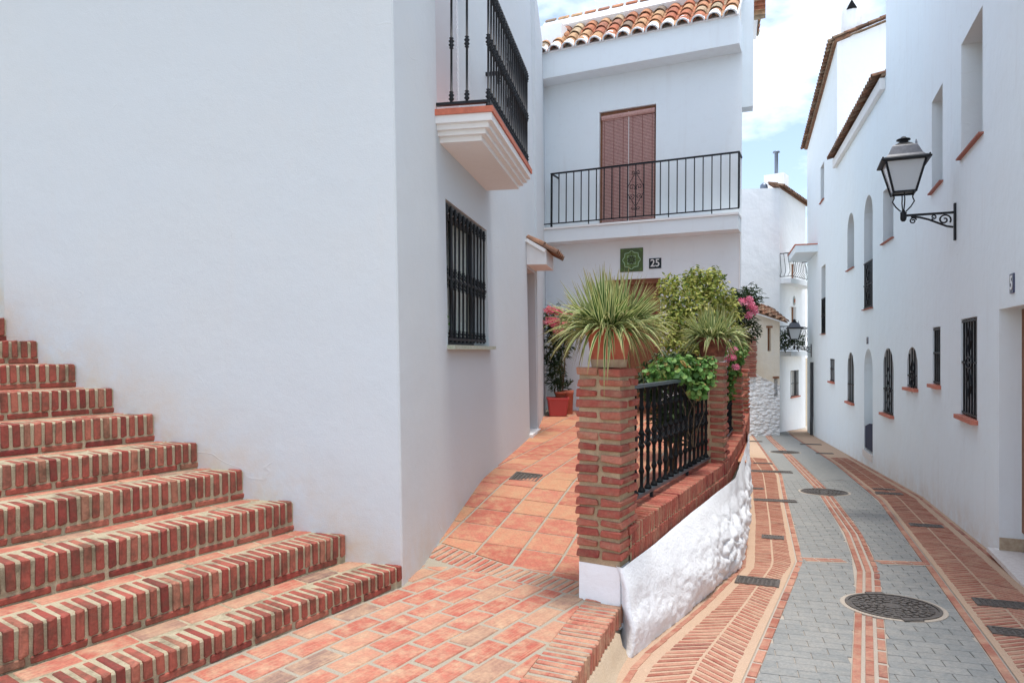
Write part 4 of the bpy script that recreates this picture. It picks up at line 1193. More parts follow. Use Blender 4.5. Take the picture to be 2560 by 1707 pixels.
for k in range(8):
    a = math.pi/4*k+math.pi/8
    pt = [(0.10, 0), (0.26, 0.09), (0.44, 0), (0.26, -0.09)]
    mk('petal', [H.p(cm+cr_*(u*math.cos(a)-v*math.sin(a)), cz+cr_*(u*math.sin(a)+v*math.cos(a)), 0.0175) for u, v in pt], [(0, 1, 2, 3)], 'tile_dark', tl)
for sx in (-1, 1):
    for sz in (-1, 1):
        mk('petal', [H.p(cm+sx*cr_*u, cz+sz*cr_*v, 0.0145) for u, v in ((0.92, 0.92), (0.62, 0.92), (0.76, 0.76), (0.92, 0.62))], [(0, 1, 2, 3)], 'tile_green', tl)
for nm, r in (('joint', (c0, c1, cz-0.003, cz+0.003, 0.0125, 0.0185)), ('joint', (cm-0.003, cm+0.003, cz0, cz1, 0.0125, 0.0187))):
    fbox(nm, H, r, 'tile_dark', tl)
q0, qz1 = H.hit(1491, 593); q1, qz0 = H.hit(1519, 615)
pl = fbox('number_plaque', H, (q0, q1, qz0, qz1, -0.01, 0.012), 'plaque_dark', h25)
text_mesh('25', (qz1-qz0)*1.02, H.p((q0+q1)/2, (qz0+qz1)/2, 0.0145), d3, z3, pl, 'plaque_white', 'digits', 0.92)
# downpipe-like conduit at the right corner
mk('conduit', *tube([H.p(hr-0.02, slab_b-0.05, 0.02), H.p(hr-0.03, 0.6, 0.025), H.p(hr-0.01, 0.1, 0.025)], 0.012, 6), 'plaster_trim', h25)

# ------------------------------------------------------------------ right-hand houses
R1 = Fr((6.62, 11.0), (-0.3857, -0.9226), (-0.9226, 0.3857))
R2 = Fr((6.62, 11.0), (0.296, 0.955), (-0.955, 0.296))
rh = thing('white_house', 'long white house along the right of the street with deep-set windows', 'house', (6.9, 10.5, -2.4))
rt2 = thing('white_house', 'tall white house with chimney at the far end of the right-hand wall', 'house', (10.2, 23, -3))
R1T = 7.15
def s1(D): return R1.sD(D)
def s2(D): return R2.sD(D)
holes1 = []; holes2 = []; holes3 = []
WIN = []
def addw(F, hl, Da, Db, z0, z1, arched=0.0, dep=0.34, **k):
    a, b = F.sD(Da), F.sD(Db); a, b = min(a, b), max(a, b)
    hl.append((arch(a, b, z0, z1, 10, arched) if arched else rect(a, b, z0, z1), dep))
    WIN.append((F, a, b, z0, z1, arched, dep, k))
addw(R1, holes1, 8.42, 7.45, 2.38, 3.77, dep=0.42, up=True)
addw(R1, holes1, 10.27, 9.5, 2.37, 3.73, dep=0.36, up=True)
addw(R1, holes1, 10.2, 9.65, -0.49, 0.35, dep=0.25, nb=4, orn=False)
addw(R1, holes1, 8.44, 7.68, -0.78, 0.39, dep=0.25, nb=6)
DOOR = (s1(6.85), s1(5.55), -2.0, 0.415)
holes1.append((rect(*DOOR), 0.23))
addw(R2, holes2, 12.9, 13.75, 2.15, 3.2, dep=0.36, up=True)
addw(R2, holes2, 14.7, 15.6, 0.94, 3.45, arched=0.45, dep=0.36, up=True, rail=1.06)
addw(R2, holes2, 16.8, 17.7, 2.07, 3.48, arched=0.45, dep=0.36, up=True)
addw(R2, holes2, 16.8, 17.7, -1.29, -0.03, arched=0.45, dep=0.25, nb=4, orn=False)
addw(R2, holes2, 12.9, 13.75, -1.23, 0.06, arched=0.42, dep=0.25, nb=5)
addw(R2, holes2, 11.3, 11.95, -0.63, 0.07, arched=0.32, dep=0.25, nb=4)
GATE = (s2(14.7), s2(15.6), -2.27, 0.05)
holes2.append((arch(*GATE, 10, 0.5), 0.40))
bD = 19.3
addw(R2, holes3, 19.75, 20.6, -0.9, -0.23, dep=0.25, nb=3, orn=False)
addw(R2, holes3, 21.5, 22.4, 0.55, 2.74, dep=0.30, up=True, rail=1.16)
addw(R2, holes3, 21.8, 22.6, 4.87, 6.05, dep=0.30, up=True)
mb = wall_mesh(R1, rect(0.0, s1(1.6), -4, R1T), [h for h, _ in holes1], [d for _, d in holes1])
oL = [(0.0, -4), (s2(bD), -4), (s2(bD), 5.45), (s2(13.5), 5.45), (s2(13.5), R1T), (0.0, R1T)]
m2 = wall_mesh(R2, oL, [h for h, _ in holes2], [d for _, d in holes2]); mb.add(m2.v, m2.f)
# return wall, roof and back so the block is solid
mb.add([R2.p(s2(13.5), 5.0), R2.p(s2(13.5), R1T), R2.p(s2(13.5), R1T, -6), R2.p(s2(13.5), 5.0, -6)], [(0, 1, 2, 3)])
mb.add([R1.p(s1(1.6), -4), R1.p(s1(1.6), R1T), R1.p(s1(1.6), R1T, -6), R1.p(s1(1.6), -4, -6)], [(0, 1, 2, 3)])
mb.add([R1.p(0, R1T), R1.p(s1(1.6), R1T), R1.p(s1(1.6), R1T, -6), R2.p(s2(13.5), R1T, -6), R2.p(s2(13.5), R1T)], [(0, 1, 2, 3, 4)])
mb.add([R1.p(s1(1.6), -4, -6), R1.p(s1(1.6), R1T, -6), R2.p(s2(13.5), R1T, -6), R2.p(s2(13.5), -4, -6)], [(0, 1, 2, 3)])
mb.add([R2.p(s2(13.4), 5.44, -0.02), R2.p(s2(bD), 5.44, -0.02), R2.p(s2(bD), 6.6, -5), R2.p(s2(13.4), 6.6, -5)], [(0, 1, 2, 3)])
mb.build('wall', 'plaster_right', rh)
Tt = 8.72; RE = 26.2
m3 = wall_mesh(R2, [(s2(bD), -4), (s2(RE), -4), (s2(RE), 7.7), (s2(bD), Tt)], [h for h, _ in holes3], [d for _, d in holes3])
m3.add([R2.p(s2(RE), -4), R2.p(s2(RE), 7.7), R2.p(s2(RE), 9.6, -6), R2.p(s2(RE), -4, -6)], [(0, 1, 2, 3)])
m3.build('wall', 'plaster_right', rt2)
mk('gable_wall', [R2.p(s2(bD), -4, 0), R2.p(s2(bD), -4, -6), R2.p(s2(bD), Tt+1.9, -6), R2.p(s2(bD), Tt, 0)], [(0, 1, 2, 3)], 'plaster_bright', rt2)
mk('roof_deck', [R2.p(s2(bD)-0.05, Tt+0.02, 0.12), R2.p(s2(RE), 7.72, 0.12), R2.p(s2(RE), 9.7, -6), R2.p(s2(bD)-0.05, Tt+1.95, -6)], [(0, 1, 2, 3)], 'roof_old', rt2)
for F, a, b, z0, z1, ar, dep, k in WIN:
    par = rt2 if (F is R2 and a > s2(bD)-0.01) else rh
    if k.get('up'):
        wf = win_frame(F, a, b, z0, z1-(ar*0.5 if ar else 0), -dep+0.02, par, 'wood_door', 0.05, 1)
        pane(F, a, b, z0, z1, -dep-0.01, wf, 'dark_glass', archy=ar)
        sill(F, a, b, z0, par, 'sill_thin', 0.02, 0.05, -dep+0.05)
        if k.get('rail'): bar_grille(F, a, b, z0, z0+k['rail'], par, 7, 0.0, True, (0.5,), 0.0, 0.012, 'window_rail')
    else:
        wf = win_frame(F, a, b, z0, z1-(ar*0.6 if ar else 0), -dep+0.03, par, 'wood_door', 0.045, 1)
        pane(F, a, b, z0, z1, -dep+0.005, wf, 'dark_glass', archy=ar)
        sill(F, a, b, z0, par, 'sill_red', 0.05, 0.07, -dep+0.02)
        bar_grille(F, a, b, z0, z1, par, k.get('nb', 5), -0.02, k.get('orn', True), (0.55,), ar, 0.012)
# near doorway with marble step
dd = fbox('front_door', R1, (DOOR[0]+0.0, DOOR[1], DOOR[2], DOOR[3], -0.29, -0.23), 'wood_door', rh)
fbox('frame', R1, (DOOR[0], DOOR[0]+0.09, DOOR[2]+0.2, DOOR[3], -0.229, -0.19), 'wood', dd)
fbox('skirting', R1, (DOOR[0]+0.002, DOOR[0]+0.02, DOOR[2]+0.011, DOOR[2]+0.135, -0.225, -0.002), 'marble_dark', rh)
ds = fbox('doorstep', R1, (DOOR[0]-0.03, DOOR[1]+0.05, -2.42, DOOR[2]-0.031, -0.18, 0.05), 'marble_dark', rh)
fbox('tread', R1, (DOOR[0]-0.06, DOOR[1]+0.08, DOOR[2]-0.030, DOOR[2]+0.010, -0.185, 0.09), 'marble', ds)
# arched recess with a low blue gate
ga, gb, gz0, gz1 = GATE
fbox('back_wall', R2, (ga-0.02, gb+0.02, gz0-0.1, gz1+0.02, -0.46, -0.41), 'plaster_right', rh)
gt = mk('gate', [R2.p(ga+0.01, gz0+0.08, -0.02), R2.p(gb-0.01, gz0+0.08, -0.02), R2.p(gb-0.01, gz0+0.56, -0.02), R2.p((ga+gb)/2, gz0+0.66, -0.02), R2.p(ga+0.01, gz0+0.70, -0.02), R2.p(ga+0.01, gz0+0.08, -0.06), R2.p(gb-0.01, gz0+0.08, -0.06), R2.p(gb-0.01, gz0+0.56, -0.06), R2.p((ga+gb)/2, gz0+0.66, -0.06), R2.p(ga+0.01, gz0+0.70, -0.06)],
        [(0, 1, 2, 3, 4), (9, 8, 7, 6, 5), (0, 5, 6, 1), (1, 6, 7, 2), (2, 7, 8, 3), (3, 8, 9, 4), (4, 9, 5, 0)], 'gate_blue', rh)
fbox('doorstep', R2, (ga-0.03, gb+0.03, gz0-0.12, gz0+0.03, -0.40, 0.03), 'marble', rh)
# small number plaques
def plaque(F, px, py, w, h, txt, mat, par):
    s, z = F.hit(px, py)
    p = fbox('number_plaque', F, (s-w/2, s+w/2, z-h/2, z+h/2, -0.01, 0.012), mat, par)
    d3, n3, z3 = F.ax()
    ax = d3 if d3.cross(z3).dot(n3) > 0 else -d3
    text_mesh(txt, h*1.0, F.p(s, z, 0.0145), ax, z3, p, 'plaque_white', 'digits', 0.85)
plaque(R1, 2326.5, 650, 0.125, 0.185, '5', 'plaque_blue', rh)
plaque(R2, 1993, 781, 0.16, 0.15, '7', 'plaque_blue', rh)
# eaves of the low part and of the tall block
fbox('eaves_band', R2, (s2(13.55), s2(bD)+0.15, 5.20, 5.42, 0.003, 0.10), 'plaster_trim', rh)
tiled_roof(R2, s2(13.52), s2(bD)+0.2, 5.46, 0.20, None, R(16), 0.19, 2, rh, 0.27, 0.85, False, 140, True, 'roof_old', True)
class Fs(Fr):
    def __init__(s, base, slope, a0): s.__dict__.update(base.__dict__); s.slope = slope; s.a0 = a0
    def p(s, a, z, o=0.0): return Fr.p(s, a, z+s.slope*(a-s.a0), o)
R2s = Fs(R2, (7.7-Tt)/(s2(RE)-s2(bD)), s2(bD))
tiled_roof(R2s, s2(bD)-0.1, s2(RE), Tt+0.02, 0.20, None, R(18), 0.20, 2, rt2, 0.27, 0.9, False, 160, True, 'roof_old', True)
for k in range(9):                                                              # verge tiles climbing the gable
    o = 0.12-0.30*k
    c = R2.p(s2(bD)-0.10, Tt+0.05+0.317*(0.12-o), o)
    ax = Vector((-R2.n.x, -R2.n.y, 0.317)).normalized(); dx = Vector((R2.d.x, R2.d.y, 0))
    inst('roof_tile', random.choice(TILE_OLD), frameM(c, -dx, ax, (-dx).cross(ax)) @ Matrix.Diagonal((1.1, 1.0, 1.0, 1)), rt2)
# chimney
cs, co = s2(bD)+0.28, -0.42
cz0 = Tt+0.18
ch = MB()
prof = [(-0.2, 0.25), (0.25, 0.28), (0.72, 0.27), (1.06, 0.20), (1.30, 0.10)]
V = []; n = 12
for z, r in prof:
    for k in range(n):
        a_ = 2*math.pi*k/n; V.append(R2.p(cs+r*0.9*math.cos(a_), cz0+z, co+r*math.sin(a_)))
Fc = [(i*n+k, i*n+(k+1) % n, (i+1)*n+(k+1) % n, (i+1)*n+k) for i in range(len(prof)-1) for k in range(n)]+[tuple(range((len(prof)-1)*n, len(prof)*n))]
cho = mk('chimney', V, Fc, 'plaster_bright', rt2, smooth=True)
cv = R2.p(cs, cz0+0.86, co)
dv = Vector((-cv.x, -cv.y, 0)).normalized(); rv_ = Vector((dv.y, -dv.x, 0))
mk('smoke_opening', [cv+dv*0.262-rv_*0.13-z3*0.12, cv+dv*0.262+rv_*0.13-z3*0.12, cv+dv*0.20+z3*0.16, cv-rv_*0.13-z3*0.12+dv*0.1, cv+rv_*0.13-z3*0.12+dv*0.1, cv+dv*0.05+z3*0.16], [(0, 1, 2), (5, 4, 3), (0, 3, 4, 1), (1, 4, 5, 2), (2, 5, 3, 0)], 'dark_room', cho)
# balcony slab far along the wall, downpipe
bs_ = fbox('balcony', R2, (s2(23.3), s2(26.0), 3.39, 3.63, -0.05, 0.70), 'plaster_right', rt2)
fbox('tile_edge', R2, (s2(23.3)-0.02, s2(26.0), 3.632, 3.67, -0.05, 0.73), 'sill_red', bs_)
mk('downpipe', *tube([R2.p(s2(24.3), -0.4, 0.07), R2.p(s2(24.3), -2.3, 0.07), R2.p(s2(24.2), -2.55, 0.09), R2.p(s2(24.2), -2.98, 0.09)], 0.055, 8), 'pipe_dark', rt2)

# ------------------------------------------------------------------ wall lanterns
def lantern(base, out, label, sc=1.0):
    """base: wall point at the top of the bracket plate; out: horizontal unit vector from the wall"""
    out = Vector(out).normalized(); rt = Vector((-out.y, out.x, 0)); up = Vector((0, 0, 1)); base = Vector(base)
    root = thing('wall_lantern', label, 'lantern', base, 'street lanterns on wall brackets')
    def q(o, z, r=0.0): return base+out*o*sc+up*z*sc+rt*r*sc
    def bx(name, o, z, r, ho, hz, hr, mat, par): return mk(name, axbox(q(o, z, r), out, rt, up, ho*sc, hr*sc, hz*sc), BOXF, mat, par)
    br = bx('bracket', 0.012, -0.235, 0, 0.012, 0.235, 0.026, 'iron', root)
    bx('arm', 0.31, -0.115, 0, 0.285, 0.014, 0.012, 'iron', br)
    mk('scroll', *tube([q(0.03, -0.30), q(0.10, -0.285), q(0.20, -0.235), q(0.30, -0.185), q(0.40, -0.15), q(0.50, -0.135)], 0.013*sc, 6), 'iron', br)
    mk('scroll', *tube(spiral(q(0.125, -0.20), out, up, 0.014*sc, 0.075*sc, 1.4, 1.2, 20), 0.011*sc, 6), 'iron', br)
    mk('scroll', *tube(spiral(q(0.245, -0.155), out, up, 0.008*sc, 0.034*sc, 1.3, 3.6, 14), 0.009*sc, 6), 'iron', br)
    mk('scroll', *tube(spiral(q(0.475, -0.19), out, up, 0.010*sc, 0.042*sc, 1.4, 0.4, 16), 0.009*sc, 6), 'iron', br)
    V, Fc = lathe([(0, 0.018), (0.02, 0.034), (0.05, 0.038), (0.09, 0.036), (0.115, 0.04), (0.13, 0.022), (0.145, 0.02)], 10)
    mk('post', [q(0.585, -0.19)+Vector(v)*sc for v in V], Fc, 'iron', root, smooth=True)
    O = 0.585
    zb, zt = 0.17, 0.565            # glass body
    wb, wt_ = 0.125, 0.225
    for a in range(4):
        ax = [out, rt, -out, -rt][a]; ay = [rt, -out, -rt, out][a]
        c0 = q(O, 0)
        mk('stay', *tube([c0-up*0.06*sc+ax*0.03*sc, c0+up*0.00*sc+ax*0.085*sc, c0+up*0.07*sc+ax*0.125*sc, c0+up*0.12*sc+ax*0.105*sc, c0+up*(zb)*sc+ax*wb*0.9*sc], 0.0085*sc, 5), 'iron', root)
        cor = (ax+ay)
        mk('corner_post', *tube([c0+up*zb*sc+cor*wb*sc, c0+up*zt*sc+cor*wt_*sc], 0.015*sc, 4), 'iron', root)
        mk('bottom_bar', *tube([c0+up*(zb+0.012)*sc+(ax+ay)*wb*sc, c0+up*(zb+0.012)*sc+(ax-ay)*wb*sc], 0.014*sc, 4), 'iron', root)
        g = 0.985
        mk('pane', [c0+up*(zb+0.012)*sc+(ax*g+ay*0.95)*wb*sc, c0+up*(zb+0.012)*sc+(ax*g-ay*0.95)*wb*sc, c0+up*zt*sc+(ax*g-ay*0.95)*wt_*sc, c0+up*zt*sc+(ax*g+ay*0.95)*wt_*sc], [(0, 1, 2, 3)], 'lamp_glass', root)
    def sq(z, w): return [q(O, z)+(out*a+rt*b)*w*sc for a, b in ((-1, -1), (1, -1), (1, 1), (-1, 1))]
    def loft(name, levels, mat, par=root):
        V = []; 
        for z, w in levels: V += sq(z, w)
        Fc = [(i*4+k, i*4+(k+1) % 4, i*4+4+(k+1) % 4, i*4+4+k) for i in range(len(levels)-1) for k in range(4)]
        Fc += [(3, 2, 1, 0), tuple(range(len(V)-4, len(V)))]
        return mk(name, V, Fc, mat, par)
    loft('eaves', [(zt-0.005, 0.255), (zt+0.004, 0.283), (zt+0.022, 0.283), (zt+0.05, 0.235)], 'iron')
    rf = loft('lamp_roof', [(zt+0.051, 0.225), (zt+0.085, 0.195), (zt+0.20, 0.145), (zt+0.215, 0.135)], 'lamp_roof')
    loft('vent', [(zt+0.216, 0.115), (zt+0.245, 0.085), (zt+0.27, 0.05), (zt+0.30, 0.045)], 'iron')
    V, Fc = lathe([(0, 0.045), (0.006, 0.085), (0.018, 0.08), (0.03, 0.04), (0.045, 0.03), (0.055, 0.012)], 14)
    mk('finial', [q(O, zt+0.30)+Vector(v)*sc for v in V], Fc, 'iron', root, smooth=True)
    for a in range(4):
        ax = [out, rt, -out, -rt][a]
        pts = [(-0.10, 0.0), (-0.075, 0.055), (-0.03, 0.095), (0.0, 0.105), (0.03, 0.095), (0.075, 0.055), (0.10, 0.0)]
        ay = [rt, -out, -rt, out][a]
        if a in (2,):
            c0 = q(O, zt+0.20)+ax*0.14*sc
            V = [c0+ay*u*sc+up*v*sc for u, v in pts]+[c0+ay*u*sc+up*v*sc+ax*0.008*sc for u, v in pts]
            m = len(pts)
            mk('roof_crest', V, [tuple(range(m)), tuple(reversed(range(m, 2*m)))]+[(i, (i+1) % m, m+(i+1) % m, m+i) for i in range(m)], 'lamp_roof', root)
    for a, b in ((-1, -1), (1, -1), (1, 1), (-1, 1)):
        V, Fc = lathe([(0, 0.010), (0.012, 0.013), (0.022, 0.004)], 6)
        mk('knob', [q(O, zt+0.03)+(out*a+rt*b)*0.262*sc+Vector(v)*sc for v in V], Fc, 'iron', root)
    return root
s, z = R1.hit(2196, 466)
lantern(R1.p(s, z, 0.002), (R1.n.x, R1.n.y, 0), 'black iron street lantern on a scrolled bracket on the right wall', 1.0)
s = s2(24.9); z = R2.hit(1860, 788)[1]
lantern(R2.p(s, 0.25, 0.002), (R2.n.x, R2.n.y, 0), 'small distant black lantern in front of the far balcony', 1.0)

# ------------------------------------------------------------------ houses closing the street
fh = thing('white_house', 'tall white house with curved iron balconies closing the far end of the street', 'house', (10, 27, -3.1))
B0 = Vector((8.2, 25.9)); Bc = Vector((10.19, 26.0)); B1 = Vector((12.5, 29.1))
FA = Fr((Bc.x, Bc.y), (-1, -0.05), (0.05, -1)); FB = Fr((Bc.x, Bc.y), (B1.x-Bc.x, B1.y-Bc.y)); 
if FB.n.dot(Vector((1, -1))) < 0: FB.n = -FB.n
blen = (B1-Bc).length
ft = FA.hit(1790, 431)[1]
ho = []; fw = []
def fwin(px0, px1, y0, y1):
    a, zt = FB.hit(px0, y0); b, zb = FB.hit(px1, y1); r = (a, b, zb, zt); fw.append(r); ho.append(rect(*r))
fwin(1816, 1835, 850, 907); fwin(1815, 1829, 702, 790); fwin(1814, 1829, 600, 650)
mb = wall_mesh(FB, rect(0, blen+0.05, -4, ft), ho, 0.2)
mb.add([FA.p(0, -4), FA.p(6, -4), FA.p(6, ft-0.25), FA.p(0, ft)], [(0, 1, 2, 3)])
mb.add([FA.p(0, ft), FA.p(6, ft-0.25), (2, 36, ft), (12, 36, ft), FB.p(blen, ft)], [(0, 1, 2, 3, 4)])
mb.build('wall', 'plaster_bright', fh)
for i, r in enumerate(fw):
    w_ = fbox('window', FB, (r[0], r[1], r[2], r[3], -0.2, -0.17), 'curtain', fh)
    fbox('frame', FB, (r[0], r[0]+0.06, r[2], r[3], -0.169, -0.12), 'wood_door' if i else 'iron', w_)
    fbox('frame', FB, (r[1]-0.06, r[1], r[2], r[3], -0.169, -0.12), 'wood_door' if i else 'iron', w_)
    if i == 0:
        bar_grille(FB, r[0], r[1], r[2], r[3], fh, 6, -0.02, False, (0.5,), 0.0, 0.012); sill(FB, r[0], r[1], r[2], fh)
tiled_roof(FB, -0.2, blen+0.4, ft+0.02, 0.16, None, R(20), 0.24, 2, fh, 0.27, 1.0, False, 60, True, 'roof_old', True)
fbox('chimney', FB, (2.1, 2.8, ft-0.2, ft+1.1, -1.2, -0.4), 'plaster_bright', fh)
cp = FB.p(2.45, ft+1.1, -0.8)
V, Fc = lathe([(0, 0.075), (0.95, 0.075), (0.951, 0.15), (1.0, 0.13), (1.01, 0.05)], 10, cp); mk('flue_pipe', V, Fc, 'pipe_metal', fh, smooth=True)
cp = FA.p(0.5, ft-0.02, -0.25)
V, Fc = lathe([(0, 0.16), (0.18, 0.14), (0.26, 0.05)], 8, cp); mk('roof_vent', V, Fc, 'pipe_metal', fh, smooth=True)
def curved_balcony(zt, a0, a1, out, bulge, plants, mat):
    n = 9; P = []
    P = [(a0, 0.0), (a0, out*0.75)]+[(a0+(a1-a0)*(k/n), out*0.75+out*0.25*math.sin(math.pi*k/n)) for k in range(1, n)]+[(a1, out*0.75), (a1, 0.0)]
    V = [FB.p(a, zt-0.18, o) for a, o in P]+[FB.p(a, zt, o) for a, o in P]; m = len(P)
    b = mk('balcony', V, [tuple(reversed(range(m))), tuple(range(m, 2*m))]+[(i, (i+1) % m, m+(i+1) % m, m+i) for i in range(m)], mat, fh)
    path = [FB.p(a, zt+0.95, o) for a, o in P]
    mk('handrail', *tube(path, 0.02, 5), 'iron', b); mk('bottom_rail', *tube([p-Vector((0, 0, 0.88)) for p in path], 0.014, 5), 'iron', b)
    L_ = [(P[i], P[i+1]) for i in range(m-1)]
    for (p, q_) in L_:
        k = max(1, int(math.hypot(q_[0]-p[0], q_[1]-p[1])/0.13))
        for i in range(k):
            a = p[0]+(q_[0]-p[0])*i/k; o = p[1]+(q_[1]-p[1])*i/k
            cx = (a0+a1)/2
            oo_ = o+0.09*(o/out)
            mk('bar', *tube([FB.p(a, zt+0.06, o), FB.p(a, zt+0.25, oo_+bulge), FB.p(a, zt+0.5, oo_+bulge*0.6), FB.p(a, zt+0.95, o)], 0.010, 4), 'iron', b)
    return b
curved_balcony(FB.hit(1795, 640)[1], 0.05, blen*0.85, 0.55, 0.05, 0, 'plaster_bright')
curved_balcony(FB.hit(1800, 806)[1], 0.05, blen*0.85, 0.55, 0.08, 1, 'plaster_bright')
s, z = FB.hit(1824, 690); pq = mk('wall_plaque', [FB.p(s+0.17*math.cos(a), z+0.2*math.sin(a), 0.02) for a in [k*math.pi/6 for k in range(12)]], [tuple(range(12))], 'tile_dark', fh)
mk('emblem', [FB.p(s+0.08*math.cos(a), z+0.1*math.sin(a), 0.03) for a in [k*math.pi/4 for k in range(8)]], [tuple(range(8))], 'sill_red', pq)
# old rubble house in front of it
oh = thing('old_stone_house', 'old rubble stone house with crumbling plaster and clay roof at the street bend', 'house', (9.2, 24.5, -3.0))
O0 = Vector((8.0, 24.2)); Oc = Vector((9.55, 24.35)); O1 = Vector((9.95, 26.0))
OA = Fr((Oc.x, Oc.y), (-1, -0.1), (0.1, -1)); OB = Fr((Oc.x, Oc.y), (O1.x-Oc.x, O1.y-Oc.y))
if OB.n.x < 0: OB.n = -OB.n
ot = OA.hit(1795, 738)[1]
h1 = (*sorted((OA.hit(1763, 800)[0], OA.hit(1771, 800)[0])), OA.hit(1767, 805)[1], OA.hit(1767, 752)[1])
h2 = (*sorted((OA.hit(1778, 900)[0], OA.hit(1786, 900)[0])), OA.hit(1782, 910)[1], OA.hit(1782, 868)[1])
def jag(r): return rect(*r)
zmid = OA.hit(1760, 858)[1]
rise = 0.35
low = wall_mesh(OA, [(-0.0, -4), (2.2, -4), (2.2, zmid+0.3), (1.2, zmid+0.25), (0.7, zmid-0.1), (0.0, zmid-0.4)], [jag(h2)], 0.2)
low.add([OB.p(0, -4), OB.p(2.5, -4), OB.p(2.5, zmid), OB.p(0, zmid-0.4)], [(0, 1, 2, 3)])
low.build('wall', 'rubble', oh)
up_ = wall_mesh(OA, [(0.0, zmid-0.4), (0.7, zmid-0.1), (1.2, zmid+0.25), (2.2, zmid+0.3), (2.2, ot+rise*1.9), (0.0, ot)], [jag(h1)], 0.2)
up_.add([OB.p(0, zmid-0.4), OB.p(2.5, zmid), OB.p(2.5, ot), OB.p(0, ot)], [(0, 1, 2, 3)])
up_.build('wall', 'plaster_old', oh)
for r in (h1, h2):
    w_ = fbox('window', OA, (r[0], r[1], r[2], r[3], -0.19, -0.15), 'wood', oh)
    fbox('lintel', OA, (r[0]-0.05, r[1]+0.05, r[3]+0.002, r[3]+0.07, -0.05, 0.02), 'wood', oh)
qn = Pieces('quoin_brick', oh)
zq = zmid-0.2
r0 = OA.hit(1735, 800)[0]
zq = OA.hit(1725, 862)[1]
while zq < OA.hit(1725, 772)[1]:
    a = r0
    while a < 2.2:
        w_ = random.uniform(0.13, 0.26)
        qn.mesh(brick_mesh((round(w_, 1)+0.05, 0.12, 0.05), 'brick', 0.01, 0.008), frameM(OA.p(a+w_/2, zq, 0.0), (OA.d.x, OA.d.y, 0), (OA.n.x, OA.n.y, 0), (0, 0, 1)))
        a += w_+0.02
    zq += 0.075
qn.done()
Oroof = Fs(OA, rise*0.9, 0.0)
tiled_roof(Oroof, -0.25, 2.2, ot+0.03, 0.22, None, R(24), 0.24, 5, oh, 0.27, 1.0, False, 120, True, 'roof_old', True)

# ------------------------------------------------------------------ brick pillars of the terrace parapet
def pillar(c, ax, w, z0, z1, label, course=0.0708, first=None):
    """c centre (x, y); ax unit vector of the front face"""
    ax = Vector(ax).normalized(); ay = Vector((-ax.y, ax.x))
    if ay.y < 0: ay = -ay
    root = thing('brick_pillar', label, 'pillar', (c[0], c[1], z0), 'brick pillars of the terrace parapet')
    c = Vector(c); hw = w/2-0.016
    core = []
    n = 5
    # mortar core, slightly wobbly
    zs = [z0+(z1-0.012-z0)*k/10 for k in range(11)]
    V = []; Fc = []
    for k, z in enumerate(zs):
        for a, b in ((-1, -1), (1, -1), (1, 1), (-1, 1)):
            h_ = hw+random.uniform(-.003, .003); p = c+ax*a*h_+ay*b*h_; V.append((p.x, p.y, z))
    for k in range(10):
        for i in range(4): Fc.append((k*4+i, k*4+(i+1) % 4, k*4+4+(i+1) % 4, k*4+4+i))
    Fc.append((40, 41, 42, 43))
    mk('core', V, Fc, 'mortar_pillar', root)
    ps = Pieces('brick', root)
    nz = int((z1-z0)/course)
    for k in range(nz):
        z = z1-0.021-k*course
        if z < z0+0.015: break
        split = k % 2
        # each course: two rows of bricks, turned a quarter on alternate courses
        u, v = (ax, ay) if split else (ay, ax)
        for row in (-1, 1):
            full = random.random() < 0.3
            lens = [w] if full and k % 2 == 1 else ([w*0.42, w*0.5] if random.random() < 0.5 else [w*0.5, w*0.42])
            if split == 0: lens = [w]
            a = -w/2
            for i, l in enumerate(lens):
                last = i == len(lens)-1
                l = (w/2-a) if last else l
                me = brick_mesh((round(l, 2), round(w*0.47, 2), 0.044), 'brick', 0.006, 0.007, 8)
                p = c+u*(a+l/2+random.uniform(-.009, .009))+v*row*(w*0.265+random.uniform(-.007, .009))
                M = frameM((p.x, p.y, z+random.uniform(-.005, .005)), (u.x, u.y, 0), (v.x, v.y, 0), (0, 0, 1)) @ Matrix.Rotation(random.uniform(-.03, .03), 4, 'Z') @ Matrix.Rotation(random.uniform(-.012, .012), 4, 'Y')
                if me: ps.mesh(me, M)
                a += l+0.022
    ps.done()
    return root
PT = -0.115
PA = Vector((0.866, -0.5))
p1c = (0.644, 4.605)
pillar(p1c, PA, 0.315, -1.40, PT, 'near red brick pillar topped by the large striped grassy plant')
p2c = (2.075, 7.1)
pillar(p2c, (0.90, -0.43), 0.30, -1.20, PT, 'second red brick pillar, carrying the smaller dark clay pot')
p3c = (3.0, 9.3)
pillar(p3c, (0.92, -0.39), 0.29, -1.18, -0.30, 'third brick pillar, half hidden behind the second and trailing leaves')
p4c = (3.77, 11.3)
pillar(p4c, (0.92, -0.39), 0.29, -1.10, -0.30, 'farthest brick pillar beside the corner of house 25')

